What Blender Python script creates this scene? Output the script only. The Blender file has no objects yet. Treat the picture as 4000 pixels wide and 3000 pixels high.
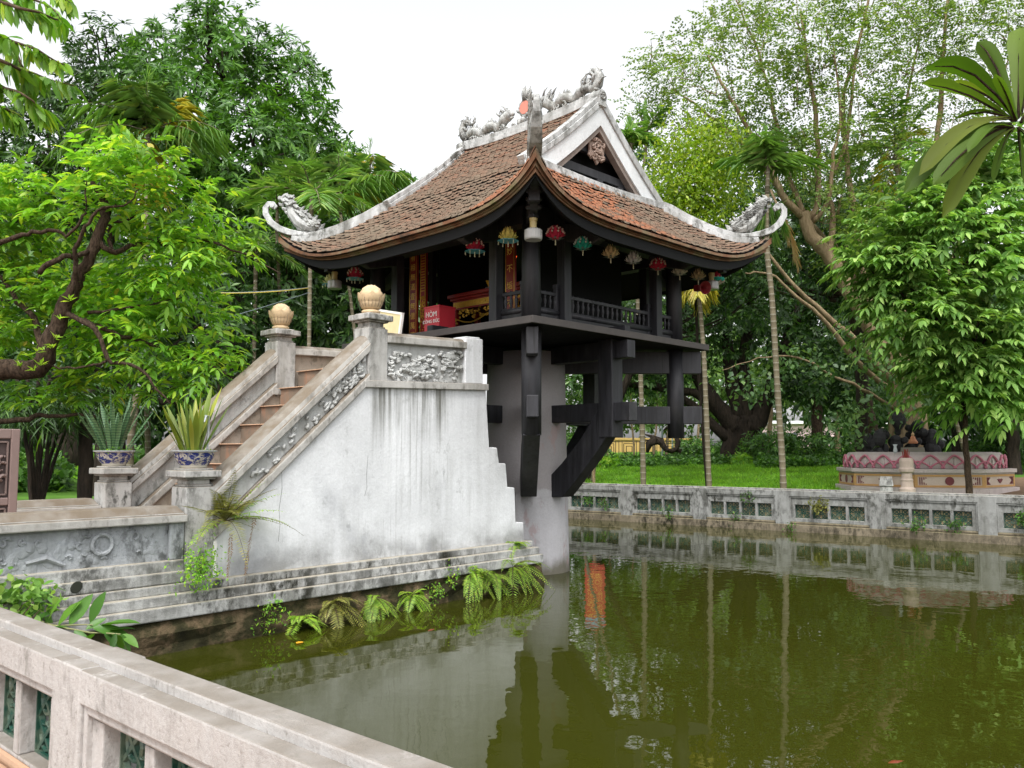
import bpy, math, random
import numpy as np
from mathutils import Vector, Matrix
rad = math.radians
S = bpy.context.scene
COL = S.collection

# ------------------------------------------------------------------ camera, sky, sun, exposure
CAMP = Vector((-9.911, -8.537, 1.79)); AZ = rad(41.7); PITCH = rad(4.6); FPX = 3294.0
cam = bpy.data.cameras.new('camera'); camo = bpy.data.objects.new('camera', cam); COL.objects.link(camo)
cam.sensor_width = 36.0; cam.lens = FPX / 4000 * 36; cam.clip_end = 600; cam.clip_start = 0.05
camo.location = CAMP; camo.rotation_euler = (rad(90) + PITCH, 0, AZ - rad(90))
S.camera = camo
SUN_EL, SUN_AZ = rad(58), rad(215)          # the sun stands behind the photographer's left shoulder, veiled by cloud
W = bpy.data.worlds.new('World'); S.world = W; W.use_nodes = True
wt = W.node_tree; bg = wt.nodes['Background']
sky = wt.nodes.new('ShaderNodeTexSky'); sky.sky_type = 'NISHITA'; sky.sun_disc = False
sky.sun_elevation = SUN_EL; sky.sun_rotation = math.pi/2 - SUN_AZ; sky.air_density = 1.0; sky.dust_density = 4.0; sky.ozone_density = 1.0
hs = wt.nodes.new('ShaderNodeHueSaturation'); hs.inputs['Saturation'].default_value = 0.10; hs.inputs['Value'].default_value = 1.3    # overcast: cloud takes the blue out
wt.links.new(sky.outputs[0], hs.inputs['Color']); wt.links.new(hs.outputs[0], bg.inputs['Color'])
bg.inputs['Strength'].default_value = 0.15
sl = bpy.data.lights.new('sun', 'SUN'); sl.energy = 1.2; sl.angle = rad(14); sl.color = (1, .97, .92)
so = bpy.data.objects.new('sun', sl); COL.objects.link(so)
sd = Vector((math.cos(SUN_EL)*math.cos(SUN_AZ), math.cos(SUN_EL)*math.sin(SUN_AZ), math.sin(SUN_EL)))
so.rotation_euler = sd.to_track_quat('Z', 'Y').to_euler(); so.location = sd*40
S.view_settings.view_transform = 'Standard'; S.view_settings.look = 'None'; S.view_settings.gamma = 1
S.view_settings.exposure = 0.92
S.render.engine = 'CYCLES'
S.cycles.max_bounces = 6; S.cycles.diffuse_bounces = 3; S.cycles.glossy_bounces = 3; S.cycles.transmission_bounces = 3
S.cycles.transparent_max_bounces = 4; S.cycles.use_denoising = True

# ------------------------------------------------------------------ helpers
PHI = rad(-2.6)                              # the pavilion stands turned a little against pond and stair
FWD = Vector((math.cos(AZ)*math.cos(PITCH), math.sin(AZ)*math.cos(PITCH), math.sin(PITCH)))
RGT = Vector((math.sin(AZ), -math.cos(AZ), 0)); UPV = RGT.cross(FWD)
AXH = Vector((math.cos(AZ), math.sin(AZ), 0))
K = 4000/2212
def at(x, y, dep):
    "survey point: picture position (2212 wide) at a horizontal distance dep"
    d = FWD + RGT*((x*K-2000)/FPX) - UPV*((y*K-1500)/FPX)
    return CAMP + d*(dep/d.dot(AXH))
def px(n, dep): return n*K/FPX*dep           # a picture length at distance dep, in metres

def ground_z(x, y):
    xin = 8.75 - .042*(y+.46)
    d = max(x-xin, y-9.0, -13.5-y, 0)
    if x < -8.25 and d == 0: return 0.19
    return 0.56 + 1.2*(1-math.exp(-d/16.0)) + max(0,d-22)*.011

def tag(o, label=None, cat=None, group=None, kind=None):
    if label: o['label'] = label
    if cat: o['category'] = cat
    if group: o['group'] = group
    if kind: o['kind'] = kind
    return o
def empty(name, label, cat, loc=(0,0,0), rz=0, group=None):
    o = bpy.data.objects.new(name, None); COL.objects.link(o); o.location = loc; o.rotation_euler = (0,0,rz)
    return tag(o, label, cat, group)
def link(o, parent=None):
    COL.objects.link(o)
    if parent: o.parent = parent
    return o
def copy_tree(o, parent=None):
    c = o.copy(); COL.objects.link(c)
    if parent: c.parent = parent
    for ch in list(o.children): copy_tree(ch, c)
    return c

class G:
    "collects geometry; build() links it as ONE mesh object"
    def __init__(s): s.v = []; s.f = []
    def add(s, vs, fs):
        n = len(s.v); s.v += [tuple(p) for p in vs]; s.f += [tuple(i+n for i in f) for f in fs]
    def box(s, x0, x1, y0, y1, z0, z1, m=None, top=None):
        vs = [Vector(p) for p in ((x0,y0,z0),(x1,y0,z0),(x1,y1,z0),(x0,y1,z0),(x0,y0,z1),(x1,y0,z1),(x1,y1,z1),(x0,y1,z1))]
        if top:                                # shrink the top by this much
            c = Vector(((x0+x1)/2,(y0+y1)/2,0))
            for i in range(4,8):
                vs[i].x += math.copysign(top, c.x-vs[i].x); vs[i].y += math.copysign(top, c.y-vs[i].y)
        if m: vs = [m @ p for p in vs]
        s.add(vs, [(0,3,2,1),(4,5,6,7),(0,1,5,4),(1,2,6,5),(2,3,7,6),(3,0,4,7)])
    def prism(s, pts, vec):
        n = len(pts); a = [Vector(p) for p in pts]; b = [p+Vector(vec) for p in a]
        s.add(a+b, [tuple(range(n))[::-1], tuple(range(n,2*n))] + [(i,(i+1)%n,n+(i+1)%n,n+i) for i in range(n)])
    def bar(s, p, q, w, h, up=(0,0,1), ext=0):
        "beam of rectangular section from p to q"
        p, q = Vector(p), Vector(q); d = (q-p).normalized(); p = p-d*ext; q = q+d*ext
        sx = d.cross(Vector(up)).normalized(); uy = sx.cross(d)
        c = [sx*(-w/2)-uy*(h/2), sx*(w/2)-uy*(h/2), sx*(w/2)+uy*(h/2), sx*(-w/2)+uy*(h/2)]
        s.add([p+k for k in c]+[q+k for k in c], [(0,1,2,3),(7,6,5,4)]+[(i,i+4,(i+1)%4+4,(i+1)%4) for i in range(4)])
    def tube(s, pts, r, n=8, cap=True):
        pts = [Vector(p) for p in pts]; m = len(pts)
        rs = r if hasattr(r, '__len__') else [r]*m
        ref = Vector((0,0,1)); d0 = (pts[-1]-pts[0]).normalized() if (pts[-1]-pts[0]).length > 1e-6 else (pts[1]-pts[0]).normalized()
        if abs(d0.z) > .8: ref = Vector((1,.2,0))
        vs = []
        for i, p in enumerate(pts):
            d = (pts[min(i+1,m-1)]-pts[max(i-1,0)]).normalized()
            a = d.cross(ref)
            if a.length < 1e-3: a = d.cross(Vector((.3,1,.2)))
            a.normalize(); b = d.cross(a)
            for k in range(n):
                t = 2*math.pi*k/n; vs.append(p+(a*math.cos(t)+b*math.sin(t))*rs[i])
        fs = [(i*n+k, i*n+(k+1)%n, (i+1)*n+(k+1)%n, (i+1)*n+k) for i in range(m-1) for k in range(n)]
        if cap: fs += [tuple(range(n))[::-1], tuple(range((m-1)*n, m*n))]
        s.add(vs, fs)
    def lathe(s, prof, n=16, c=(0,0,0), cap=True, wob=None):
        vs = []
        for j, (r, z) in enumerate(prof):
            for k in range(n):
                t = 2*math.pi*k/n; rr = r*(wob(t, j) if wob else 1)
                vs.append((c[0]+rr*math.cos(t), c[1]+rr*math.sin(t), c[2]+z))
        m = len(prof)
        fs = [(i*n+k, i*n+(k+1)%n, (i+1)*n+(k+1)%n, (i+1)*n+k) for i in range(m-1) for k in range(n)]
        if cap: fs += [tuple(range(n))[::-1], tuple(range((m-1)*n, m*n))]
        s.add(vs, fs)
    def sheet(s, rows):
        m, n = len(rows), len(rows[0])
        s.add([p for r in rows for p in r], [(i*n+k, i*n+k+1, (i+1)*n+k+1, (i+1)*n+k) for i in range(m-1) for k in range(n-1)])
    def ball(s, c, r, n=8, sc=(1,1,1)):
        prof = [(max(1e-3, math.sin(math.pi*i/n*1.0)), -math.cos(math.pi*i/n)) for i in range(n+1)]
        vs = []; 
        for (pr, pz) in prof:
            for k in range(n):
                t = 2*math.pi*k/n; vs.append((c[0]+r*sc[0]*pr*math.cos(t), c[1]+r*sc[1]*pr*math.sin(t), c[2]+r*sc[2]*pz))
        s.add(vs, [(i*n+k, i*n+(k+1)%n, (i+1)*n+(k+1)%n, (i+1)*n+k) for i in range(n) for k in range(n)])
    def mesh(s, name, mat, smooth=False, m=None, fix=True):
        me = bpy.data.meshes.new(name); vs = s.v if m is None else [tuple(m @ Vector(p)) for p in s.v]
        me.from_pydata(vs, [], s.f); me.materials.append(mat)
        if fix:
            import bmesh
            bm = bmesh.new(); bm.from_mesh(me); bmesh.ops.recalc_face_normals(bm, faces=bm.faces); bm.to_mesh(me); bm.free()
        if smooth: me.polygons.foreach_set('use_smooth', [True]*len(me.polygons))
        return me
    def build(s, name, mat, parent=None, smooth=False, bev=0, m=None, fix=True, loc=None):
        o = bpy.data.objects.new(name, s.mesh(name, mat, smooth, m, fix)); link(o, parent)
        if loc is not None: o.location = loc
        if bev:
            b = o.modifiers.new('bevel', 'BEVEL'); b.width = bev; b.segments = 2; b.limit_method = 'ANGLE'; b.angle_limit = rad(40)
        return o

def raw_mesh(name, V, T, mat, parent=None, smooth=False):
    "triangle mesh straight from numpy arrays"
    me = bpy.data.meshes.new(name); V = np.asarray(V, np.float32); T = np.asarray(T, np.int32)
    me.vertices.add(len(V)); me.vertices.foreach_set('co', V.ravel())
    me.loops.add(T.size); me.loops.foreach_set('vertex_index', T.ravel())
    me.polygons.add(len(T)); me.polygons.foreach_set('loop_start', np.arange(0, T.size, 3, dtype=np.int32))
    me.polygons.foreach_set('loop_total', np.full(len(T), 3, np.int32))
    if smooth: me.polygons.foreach_set('use_smooth', np.ones(len(T), bool))
    me.materials.append(mat); me.update(calc_edges=True); me.validate()
    o = bpy.data.objects.new(name, me); return link(o, parent)

# ------------------------------------------------------------------ materials
class N:
    "small node-tree writer"
    def __init__(s, name):
        s.m = bpy.data.materials.new(name); s.m.use_nodes = True; s.t = s.m.node_tree
        s.b = s.t.nodes['Principled BSDF']; s.out = s.t.nodes['Material Output']
        s.pos = s.t.nodes.new('ShaderNodeNewGeometry')
    def node(s, k, **kw):
        n = s.t.nodes.new(k)
        for a, v in kw.items(): setattr(n, a, v)
        return n
    def L(s, a, b): s.t.links.new(a, b)
    def vec(s, sc=(1,1,1), obj=False):
        mp = s.node('ShaderNodeMapping'); mp.inputs['Scale'].default_value = sc
        if obj: s.L(s.node('ShaderNodeTexCoord').outputs['Object'], mp.inputs['Vector'])
        else: s.L(s.pos.outputs['Position'], mp.inputs['Vector'])
        return mp.outputs[0]
    def noise(s, scale, detail=4, sc=(1,1,1), rough=.6, obj=False, dist=0):
        n = s.node('ShaderNodeTexNoise'); n.inputs['Scale'].default_value = scale; n.inputs['Detail'].default_value = detail
        n.inputs['Roughness'].default_value = rough; n.inputs['Distortion'].default_value = dist
        s.L(s.vec(sc, obj), n.inputs['Vector']); return n.outputs['Fac']
    def ramp(s, fac, stops, const=False):
        r = s.node('ShaderNodeValToRGB'); e = r.color_ramp.elements
        if const: r.color_ramp.interpolation = 'CONSTANT'
        while len(e) < len(stops): e.new(.5)
        for el, (p, c) in zip(e, stops):
            el.position = p; el.color = (*c, 1) if hasattr(c, '__len__') else (c, c, c, 1)
        s.L(fac, r.inputs[0]); return r.outputs[0]
    def mix(s, fac, a, b, mode='MIX'):
        m = s.node('ShaderNodeMix', data_type='RGBA', blend_type=mode)
        for sock, v in ((m.inputs[0], fac), (m.inputs[6], a), (m.inputs[7], b)):
            if hasattr(v, 'is_linked'): s.L(v, sock)
            elif hasattr(v, '__len__'): sock.default_value = (*v, 1)
            else: sock.default_value = v
        return m.outputs[2]
    def math(s, op, a, b=0, c=None):
        m = s.node('ShaderNodeMath', operation=op)
        for i, v in enumerate((a, b) if c is None else (a, b, c)):
            if hasattr(v, 'is_linked'): s.L(v, m.inputs[i])
            else: m.inputs[i].default_value = v
        return m.outputs[0]
    def nz(s):
        x = s.node('ShaderNodeSeparateXYZ'); s.L(s.pos.outputs['Normal'], x.inputs[0]); return x.outputs[2]
    def pz(s):
        x = s.node('ShaderNodeSeparateXYZ'); s.L(s.pos.outputs['Position'], x.inputs[0]); return x.outputs[2]
    def rnd(s): return s.pos.outputs['Random Per Island']
    def col(s, c):
        if hasattr(c, 'is_linked'): s.L(c, s.b.inputs['Base Color'])
        else: s.b.inputs['Base Color'].default_value = (*c, 1)
        return s
    def rough(s, r):
        if hasattr(r, 'is_linked'): s.L(r, s.b.inputs['Roughness'])
        else: s.b.inputs['Roughness'].default_value = r
        return s
    def spec(s, v): s.b.inputs['Specular IOR Level'].default_value = v; return s
    def bump(s, h, strength=.3, dist=.02):
        b = s.node('ShaderNodeBump'); b.inputs['Strength'].default_value = strength; b.inputs['Distance'].default_value = dist
        s.L(h, b.inputs['Height']); s.L(b.outputs[0], s.b.inputs['Normal']); return s

def plain(name, c, r=.6, spec=.5, metal=0, var=.25, sc=6):
    n = N(name); f = n.noise(sc, 4)
    n.col(n.mix(f, tuple(x*(1-var) for x in c), tuple(min(1, x*(1+var)) for x in c))).rough(r).spec(spec)
    n.b.inputs['Metallic'].default_value = metal
    return n.m

def plaster(name, base, dirt, amount, black, black_amt, top=None, bumpy=.25, streak=(7,7,.5), extra=None):
    "old lime plaster: cloudy tone, run-down streaks, black algae; top = colour that settles on upward faces"
    n = N(name)
    cl = n.noise(1.3, 5); c = n.mix(n.ramp(cl, [(.3,0),(.7,1)]), tuple(x*.79 for x in base), base)
    st = n.noise(1.0, 6, streak, .65); big = n.noise(.9, 3)
    f = n.math('MULTIPLY', n.ramp(st, [(.5-.25*amount,0),(.72,1)]), n.ramp(big, [(.38,.15),(.62,1)]))
    c = n.mix(n.math('MULTIPLY', f, min(1,amount*1.3)), c, dirt)
    fine = n.noise(9, 8, (1,1,.55), .72); big2 = n.noise(1.7, 4)
    g = n.math('MULTIPLY', n.ramp(fine, [(.62-.2*black_amt,0),(.70-.14*black_amt,1)]), n.ramp(big2, [(.52-.25*black_amt,0),(.66,1)]))
    c = n.mix(n.math('MULTIPLY', g, min(1,black_amt*1.4)), c, black)
    if top:
        t = n.ramp(n.nz(), [(.30,0),(.62,1)]); tn = n.ramp(n.noise(5, 6), [(.35,.6),(.6,1)])
        c = n.mix(n.math('MULTIPLY', t, tn), c, top)
    if extra: c = extra(n, c)
    gr = n.ramp(n.noise(40, 3), [(.25,.88),(.75,1)])
    c = n.mix(1, c, gr, 'MULTIPLY')
    n.col(c).rough(.9).spec(.25); n.bump(n.noise(14, 8, (1,1,1), .7), bumpy, .03)
    return n.m

M = {}
def rail_grime(n, c):
    "fine run-down soot lines, lichen specks and a few hairline joints"
    st = n.ramp(n.noise(1.0, 6, (38,38,2.2), .7), [(.52,0),(.70,1)]); big = n.ramp(n.noise(2.2,4), [(.40,0),(.62,1)])
    c = n.mix(n.math('MULTIPLY', n.math('MULTIPLY', st, big), .7), c, (.15,.14,.125))
    sp = n.ramp(n.noise(26, 4, (1,1,1), .6), [(.63,0),(.69,1)]); c = n.mix(n.math('MULTIPLY', sp, .5), c, (.20,.19,.165))
    lt = n.ramp(n.noise(7, 6, (1,1,1), .7), [(.60,0),(.68,1)]); return n.mix(n.math('MULTIPLY', lt, .45), c, (.52,.51,.49))
def wall_stains(n, c):
    "rain runs below the ledge, damp along the plinth, a few patches of damp"
    x = n.node('ShaderNodeSeparateXYZ'); n.L(n.pos.outputs['Position'], x.inputs[0])
    def mr(v, a, b, lo=0, hi=1):
        m = n.node('ShaderNodeMapRange', interpolation_type='SMOOTHSTEP'); n.L(v, m.inputs[0])
        for i, q in enumerate((a, b, lo, hi)): m.inputs[1+i].default_value = q
        return m.outputs[0]
    wob = n.math('MULTIPLY', n.noise(1.0, 3, (9,9,.05)), 1.5)
    run = n.math('MULTIPLY', mr(x.outputs[0], -3.85, -3.75), mr(x.outputs[0], -2.45, -2.75))
    fall = mr(n.math('ADD', x.outputs[2], wob), 2.55, 3.35)
    st = n.ramp(n.noise(1.0, 7, (13,13,.45), .7), [(.40,0),(.60,1)])
    f = n.math('MULTIPLY', n.math('MULTIPLY', run, fall), st)
    c = n.mix(n.math('MULTIPLY', f, .9), c, (.11,.11,.09))
    thin = n.math('MULTIPLY', n.ramp(n.noise(1.0, 6, (30,30,.35), .7), [(.52,0),(.66,1)]), n.math('MULTIPLY', mr(x.outputs[0], -4.2, -3.6), mr(x.outputs[0], -1.9, -2.4)))
    c = n.mix(n.math('MULTIPLY', n.math('MULTIPLY', thin, n.ramp(n.noise(1.4,4), [(.4,0),(.6,1)])), .6), c, (.22,.22,.205))
    low = n.math('MULTIPLY', mr(n.math('ADD', x.outputs[2], n.math('MULTIPLY', n.noise(2.0,6,(1,1,.8),.65), .55)), 1.22, .86), n.ramp(n.noise(2.2,5), [(.36,.1),(.58,1)]))
    c = n.mix(n.math('MULTIPLY', low, .75), c, (.16,.16,.15))
    pat = n.math('MULTIPLY', n.ramp(n.noise(1.6,5,(1,1,.8),.55,dist=.4), [(.55,0),(.68,1)]), mr(x.outputs[2], 1.75, 1.2))
    return n.mix(n.math('MULTIPLY', pat, .5), c, (.28,.29,.31))
M['white'] = plaster('white_plaster', (.72,.735,.75), (.30,.305,.29), .33, (.10,.10,.085), .30, extra=wall_stains)
M['newel'] = plaster('newel_plaster', (.52,.515,.50), (.17,.165,.14), .9, (.045,.045,.038), .75, (.27,.235,.185))
M['rail'] = plaster('rail_plaster', (.50,.49,.465), (.19,.175,.145), .9, (.055,.05,.04), .6, (.155,.125,.092))
M['relief'] = plaster('relief_plaster', (.44,.465,.49), (.13,.135,.125), .95, (.03,.032,.03), .75, bumpy=.6)
M['relief2'] = plaster('pale_relief_plaster', (.54,.55,.54), (.21,.21,.19), .85, (.05,.05,.042), .55, bumpy=.5)
M['plinth'] = plaster('plinth_plaster', (.52,.525,.515), (.13,.13,.115), .95, (.02,.02,.014), .98, (.34,.31,.25), .5)
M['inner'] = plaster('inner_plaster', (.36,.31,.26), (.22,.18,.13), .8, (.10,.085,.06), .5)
M['bal'] = plaster('balustrade_plaster', (.45,.437,.425), (.33,.295,.265), .55, (.12,.115,.10), .5, (.20,.178,.152), .45, (14,14,.7), extra=rail_grime)
M['balfoot'] = plaster('balustrade_foot', (.42,.28,.19), (.30,.20,.13), .6, (.2,.15,.1), .3, (.40,.25,.16))
M['farbal'] = plaster('far_balustrade_plaster', (.33,.335,.325), (.12,.12,.105), .95, (.035,.035,.028), .85, (.32,.30,.26), .3, (8,8,.6))
M['farfoot'] = plaster('far_balustrade_foot', (.25,.21,.15), (.09,.075,.05), .95, (.02,.018,.011), .95, (.16,.14,.08), .5)
def pillar_marks(n, c):
    z = n.math('ADD', n.pz(), n.math('MULTIPLY', n.noise(3,6,(1,1,.7),.65), -.35))
    def mr(a, b):
        m = n.node('ShaderNodeMapRange', interpolation_type='SMOOTHSTEP'); n.L(z, m.inputs[0]); m.inputs[1].default_value = a; m.inputs[2].default_value = b; return m.outputs[0]
    c = n.mix(n.math('MULTIPLY', mr(.14, -.12), .85), c, (.085,.075,.04))
    up = n.ramp(n.math('MULTIPLY', n.math('ADD', z, n.math('MULTIPLY', n.noise(1.2,3), .5)), .5), [(.62,0),(.635,1)])       # upper shaft darkened and browned: shade below the floor put into the colour
    c = n.mix(n.math('MULTIPLY', up, .75), c, (.30,.275,.27))
    pk = n.ramp(n.noise(4,5,(1,1,.5),.6), [(.60,0),(.66,1)])
    return n.mix(n.math('MULTIPLY', pk, .55), c, (.36,.25,.24))
M['pillar'] = plaster('pillar_plaster', (.52,.51,.53), (.33,.32,.32), .55, (.22,.19,.17), .35, extra=pillar_marks)
M['ridge'] = plaster('ridge_plaster', (.60,.61,.61), (.18,.18,.165), .95, (.06,.06,.05), .75, bumpy=.3)
M['orn'] = plaster('ornament_plaster', (.52,.53,.52), (.22,.22,.20), .8, (.05,.05,.045), .85, bumpy=.6)
M['gable'] = plaster('gable_plaster', (.70,.72,.73), (.45,.46,.46), .4, (.14,.14,.12), .35)
M['stone'] = plaster('lotus_stone', (.62,.47,.29), (.45,.33,.20), .4, (.30,.22,.14), .2)

n = N('foundation_stone'); c = n.ramp(n.noise(3.5,6), [(.3,(.012,.012,.006)),(.48,(.035,.032,.014)),(.60,(.12,.085,.05)),(.66,(.05,.06,.014)),(.78,(.02,.02,.01))])
n.col(c).rough(.95).spec(.2); n.bump(n.noise(7,8), .9, .06); M['found'] = n.m
n = N('step_brick'); br = n.node('ShaderNodeTexBrick'); n.L(n.vec((1,1,1)), br.inputs['Vector'])
br.inputs['Color1'].default_value = (.30,.145,.085,1); br.inputs['Color2'].default_value = (.25,.17,.11,1); br.inputs['Mortar'].default_value = (.21,.16,.12,1)
br.inputs['Scale'].default_value = 2.6; br.inputs['Mortar Size'].default_value = .03; br.inputs['Mortar Smooth'].default_value = .7
n.col(n.mix(n.ramp(n.noise(3,7), [(.34,0),(.56,1)]), br.outputs[0], (.15,.115,.085))).rough(.9); n.bump(n.noise(12,6), .4, .03); M['step'] = n.m

n = N('dark_wood'); g = n.noise(3, 6, (6,6,.5), obj=True)
wd = n.mix(n.ramp(g, [(.32,0),(.68,1)]), (.006,.006,.0075), (.026,.026,.031)); wd = n.mix(n.math('MULTIPLY', n.ramp(n.noise(1.6,6,(1,1,.6),.65), [(.52,0),(.70,1)]), .6), wd, (.05,.048,.05)); wd = n.mix(n.ramp(n.noise(1.0,3,(26,26,.7),.5,obj=True), [(.66,0),(.70,.85)]), wd, (.003,.003,.003))
n.col(wd).rough(n.math('MULTIPLY_ADD', g, .3, .42)).spec(.4); n.bump(g, .25, .01); M['wood'] = n.m
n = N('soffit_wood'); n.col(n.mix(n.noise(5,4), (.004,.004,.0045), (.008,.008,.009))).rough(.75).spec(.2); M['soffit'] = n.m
M['board'] = plain('weathered_board', (.20,.165,.145), .85, .2, var=.5, sc=9)
n = N('floor_edge'); n.col(n.mix(n.noise(6,5,(1,1,1)), (.040,.037,.037), (.082,.072,.066))).rough(.75).spec(.3); M['floor'] = n.m
n = N('roof_tile')
r1 = n.ramp(n.rnd(), [(0,(.09,.052,.036)),(.22,(.215,.082,.045)),(.40,(.15,.085,.055)),(.62,(.20,.13,.09)),(.80,(.27,.092,.045)),(1,(.11,.07,.048))])
lich = n.mix(n.ramp(n.rnd(), [(0,0),(1,1)]), (.135,.105,.075), (.21,.165,.12))
f = n.ramp(n.noise(1.1,5), [(.40,0),(.60,1)])
lowf = n.ramp(n.pz(), [(0,0),(1,1)])
mr = n.node('ShaderNodeMapRange'); n.L(n.pz(), mr.inputs[0]); mr.inputs[1].default_value = 6.3; mr.inputs[2].default_value = 4.9; mr.inputs[3].default_value = .12; mr.inputs[4].default_value = .7
c = n.mix(n.math('MULTIPLY', n.math('ADD', f, .5), mr.outputs[0]), r1, lich)
sx = n.node('ShaderNodeSeparateXYZ'); n.L(n.node('ShaderNodeTexCoord').outputs['Object'], sx.inputs[0])      # the front slope was retiled: fresh orange tiles
pt = n.math('MULTIPLY', n.math('LESS_THAN', sx.outputs[1], -1.5), n.ramp(n.math('ADD', n.math('MULTIPLY', n.noise(1.6,3), .35), n.math('MULTIPLY', n.math('ADD', sx.outputs[0], 2.6), .18)), [(.62,1),(.70,0)]))
pt = n.math('MULTIPLY', pt, n.ramp(n.rnd(), [(.12,0),(.2,1)]))
c = n.mix(n.math('MULTIPLY', pt, .9), c, n.ramp(n.rnd(), [(0,(.32,.08,.026)),(.5,(.45,.13,.04)),(1,(.34,.14,.07))]))
c = n.mix(n.ramp(n.nz(), [(.30,.45),(.5,0)]), c, (.24,.20,.155))      # worn, lichen-pale lower edges
n.col(c).rough(.9).spec(.2); n.bump(n.noise(30,5), .4, .01); M['tile'] = n.m
n = N('eave_brick'); c = n.ramp(n.noise(2.6,6), [(.3,(.045,.03,.018)),(.45,(.15,.065,.03)),(.55,(.17,.12,.07)),(.7,(.10,.09,.03))])
n.col(c).rough(.95); n.bump(n.noise(20,5), .5, .02); M['eave'] = n.m
n = N('pond_water')
wv = n.noise(1.0, 3, (1.1,1.1,1)); w2 = n.noise(1.0, 2, (5.5,5.5,1)); msk = n.ramp(n.noise(.22,2,(1,1,1)), [(.4,.25),(.62,1)])
h = n.math('ADD', n.math('MULTIPLY', wv, .7), n.math('MULTIPLY', n.math('MULTIPLY', w2, msk), .22))
n.col(n.mix(n.noise(.5,3), (.022,.0255,.0025), (.031,.034,.004))).rough(.012).spec(.5); n.b.inputs['IOR'].default_value = 1.33; n.bump(h, .016, .5); M['water'] = n.m
n = N('lawn_ground'); c = n.ramp(n.noise(1.2,6), [(.3,(.035,.075,.012)),(.5,(.06,.14,.018)),(.7,(.09,.19,.03))])
n.col(c).rough(.95).spec(.1); M['lawn'] = n.m
n = N('walkway_brick'); n.col(n.ramp(n.noise(5,6), [(.3,(.24,.13,.08)),(.7,(.36,.22,.14))])).rough(.9); M['walk'] = n.m
M['soil'] = plain('soil', (.05,.035,.022), .95, .1, var=.5)
M['dirtpath'] = plain('brown_paving', (.16,.105,.07), .95, .1, var=.4)
n = N('green_ceramic'); n.col(n.mix(n.ramp(n.noise(9,5), [(.45,0),(.6,1)]), (.012,.055,.038), (.09,.125,.09))).rough(.35).spec(.5); M['ceram'] = n.m
M['back'] = plain('tile_backing', (.60,.45,.27), .9, .2, var=.35)
M['hollow'] = plain('dark_hollow', (.03,.033,.026), .95, .1)
n = N('blue_white_porcelain'); 
v = n.noise(1.0, 6, (16,16,24), .75, obj=True, dist=1.2); 
zz = n.node('ShaderNodeSeparateXYZ'); n.L(n.node('ShaderNodeTexCoord').outputs['Object'], zz.inputs[0])
band = n.math('MULTIPLY', n.math('GREATER_THAN', zz.outputs[2], .028), n.math('LESS_THAN', zz.outputs[2], .148))
n.col(n.mix(n.math('MULTIPLY', n.ramp(v, [(.46,0),(.50,1)]), band), (.46,.43,.36), (.018,.03,.16))).rough(.25); M['porc'] = n.m
M['rim'] = plain('porcelain_rim', (.42,.45,.47), .25)
M['lacquer'] = plain('red_lacquer', (.22,.014,.012), .4, var=.2)
M['redbox'] = plain('red_painted_metal', (.45,.02,.035), .45, var=.15, sc=3)
M['redcloth'] = plain('red_banner_cloth', (.42,.045,.035), .7, var=.1)
M['gold'] = plain('gold_leaf', (.55,.32,.05), .35, .5, .6, var=.4, sc=20)
M['goldtxt'] = plain('gold_lettering', (.75,.48,.10), .5)
M['paint'] = plain('white_paint', (.75,.73,.70), .6, var=.12)
M['yellow'] = plain('yellow_wall', (.50,.33,.11), .85, var=.1, sc=2)
M['glass'] = plain('ribbed_lamp_glass', (.30,.295,.28), .15, .6)
M['lampneck'] = plain('yellow_plastic', (.45,.36,.16), .5)
M['cable1'] = plain('yellow_cable', (.55,.42,.05), .5); M['cable2'] = plain('grey_cable', (.16,.20,.22), .5)
M['iron'] = plain('black_iron', (.015,.016,.015), .6)
M['rock'] = plain('black_rockwork', (.035,.035,.036), .95, .2, var=.6, sc=4)
M['koi'] = plain('koi_orange', (.13,.022,.004), .4); M['petalleaf'] = plain('yellow_leaf', (.60,.30,.01), .5)
M['carton'] = plain('cream_board', (.62,.53,.30), .7)
n = N('lotus_panel'); v = n.node('ShaderNodeTexVoronoi', feature='DISTANCE_TO_EDGE'); v.inputs['Scale'].default_value = 1.0
M['pinkstone'] = plaster('pale_lotus_stone', (.55,.47,.45), (.36,.30,.28), .5, (.15,.12,.11), .4, (.33,.29,.27))
M['pink'] = plain('pink_petal_outline', (.42,.14,.19), .8, var=.3)
M['creamstone'] = plaster('cream_panel_stone', (.56,.45,.38), (.42,.32,.25), .4, (.2,.15,.12), .2)
M['ochre'] = plain('ochre_frame', (.42,.24,.09), .8); M['maroon'] = plain('maroon_emblem', (.14,.03,.035), .8)
M['ember'] = N('red_lamp_glow').m
e_ = M['ember'].node_tree.nodes['Principled BSDF']; e_.inputs['Emission Color'].default_value = (1,.08,.01,1); e_.inputs['Emission Strength'].default_value = 1.6

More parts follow.
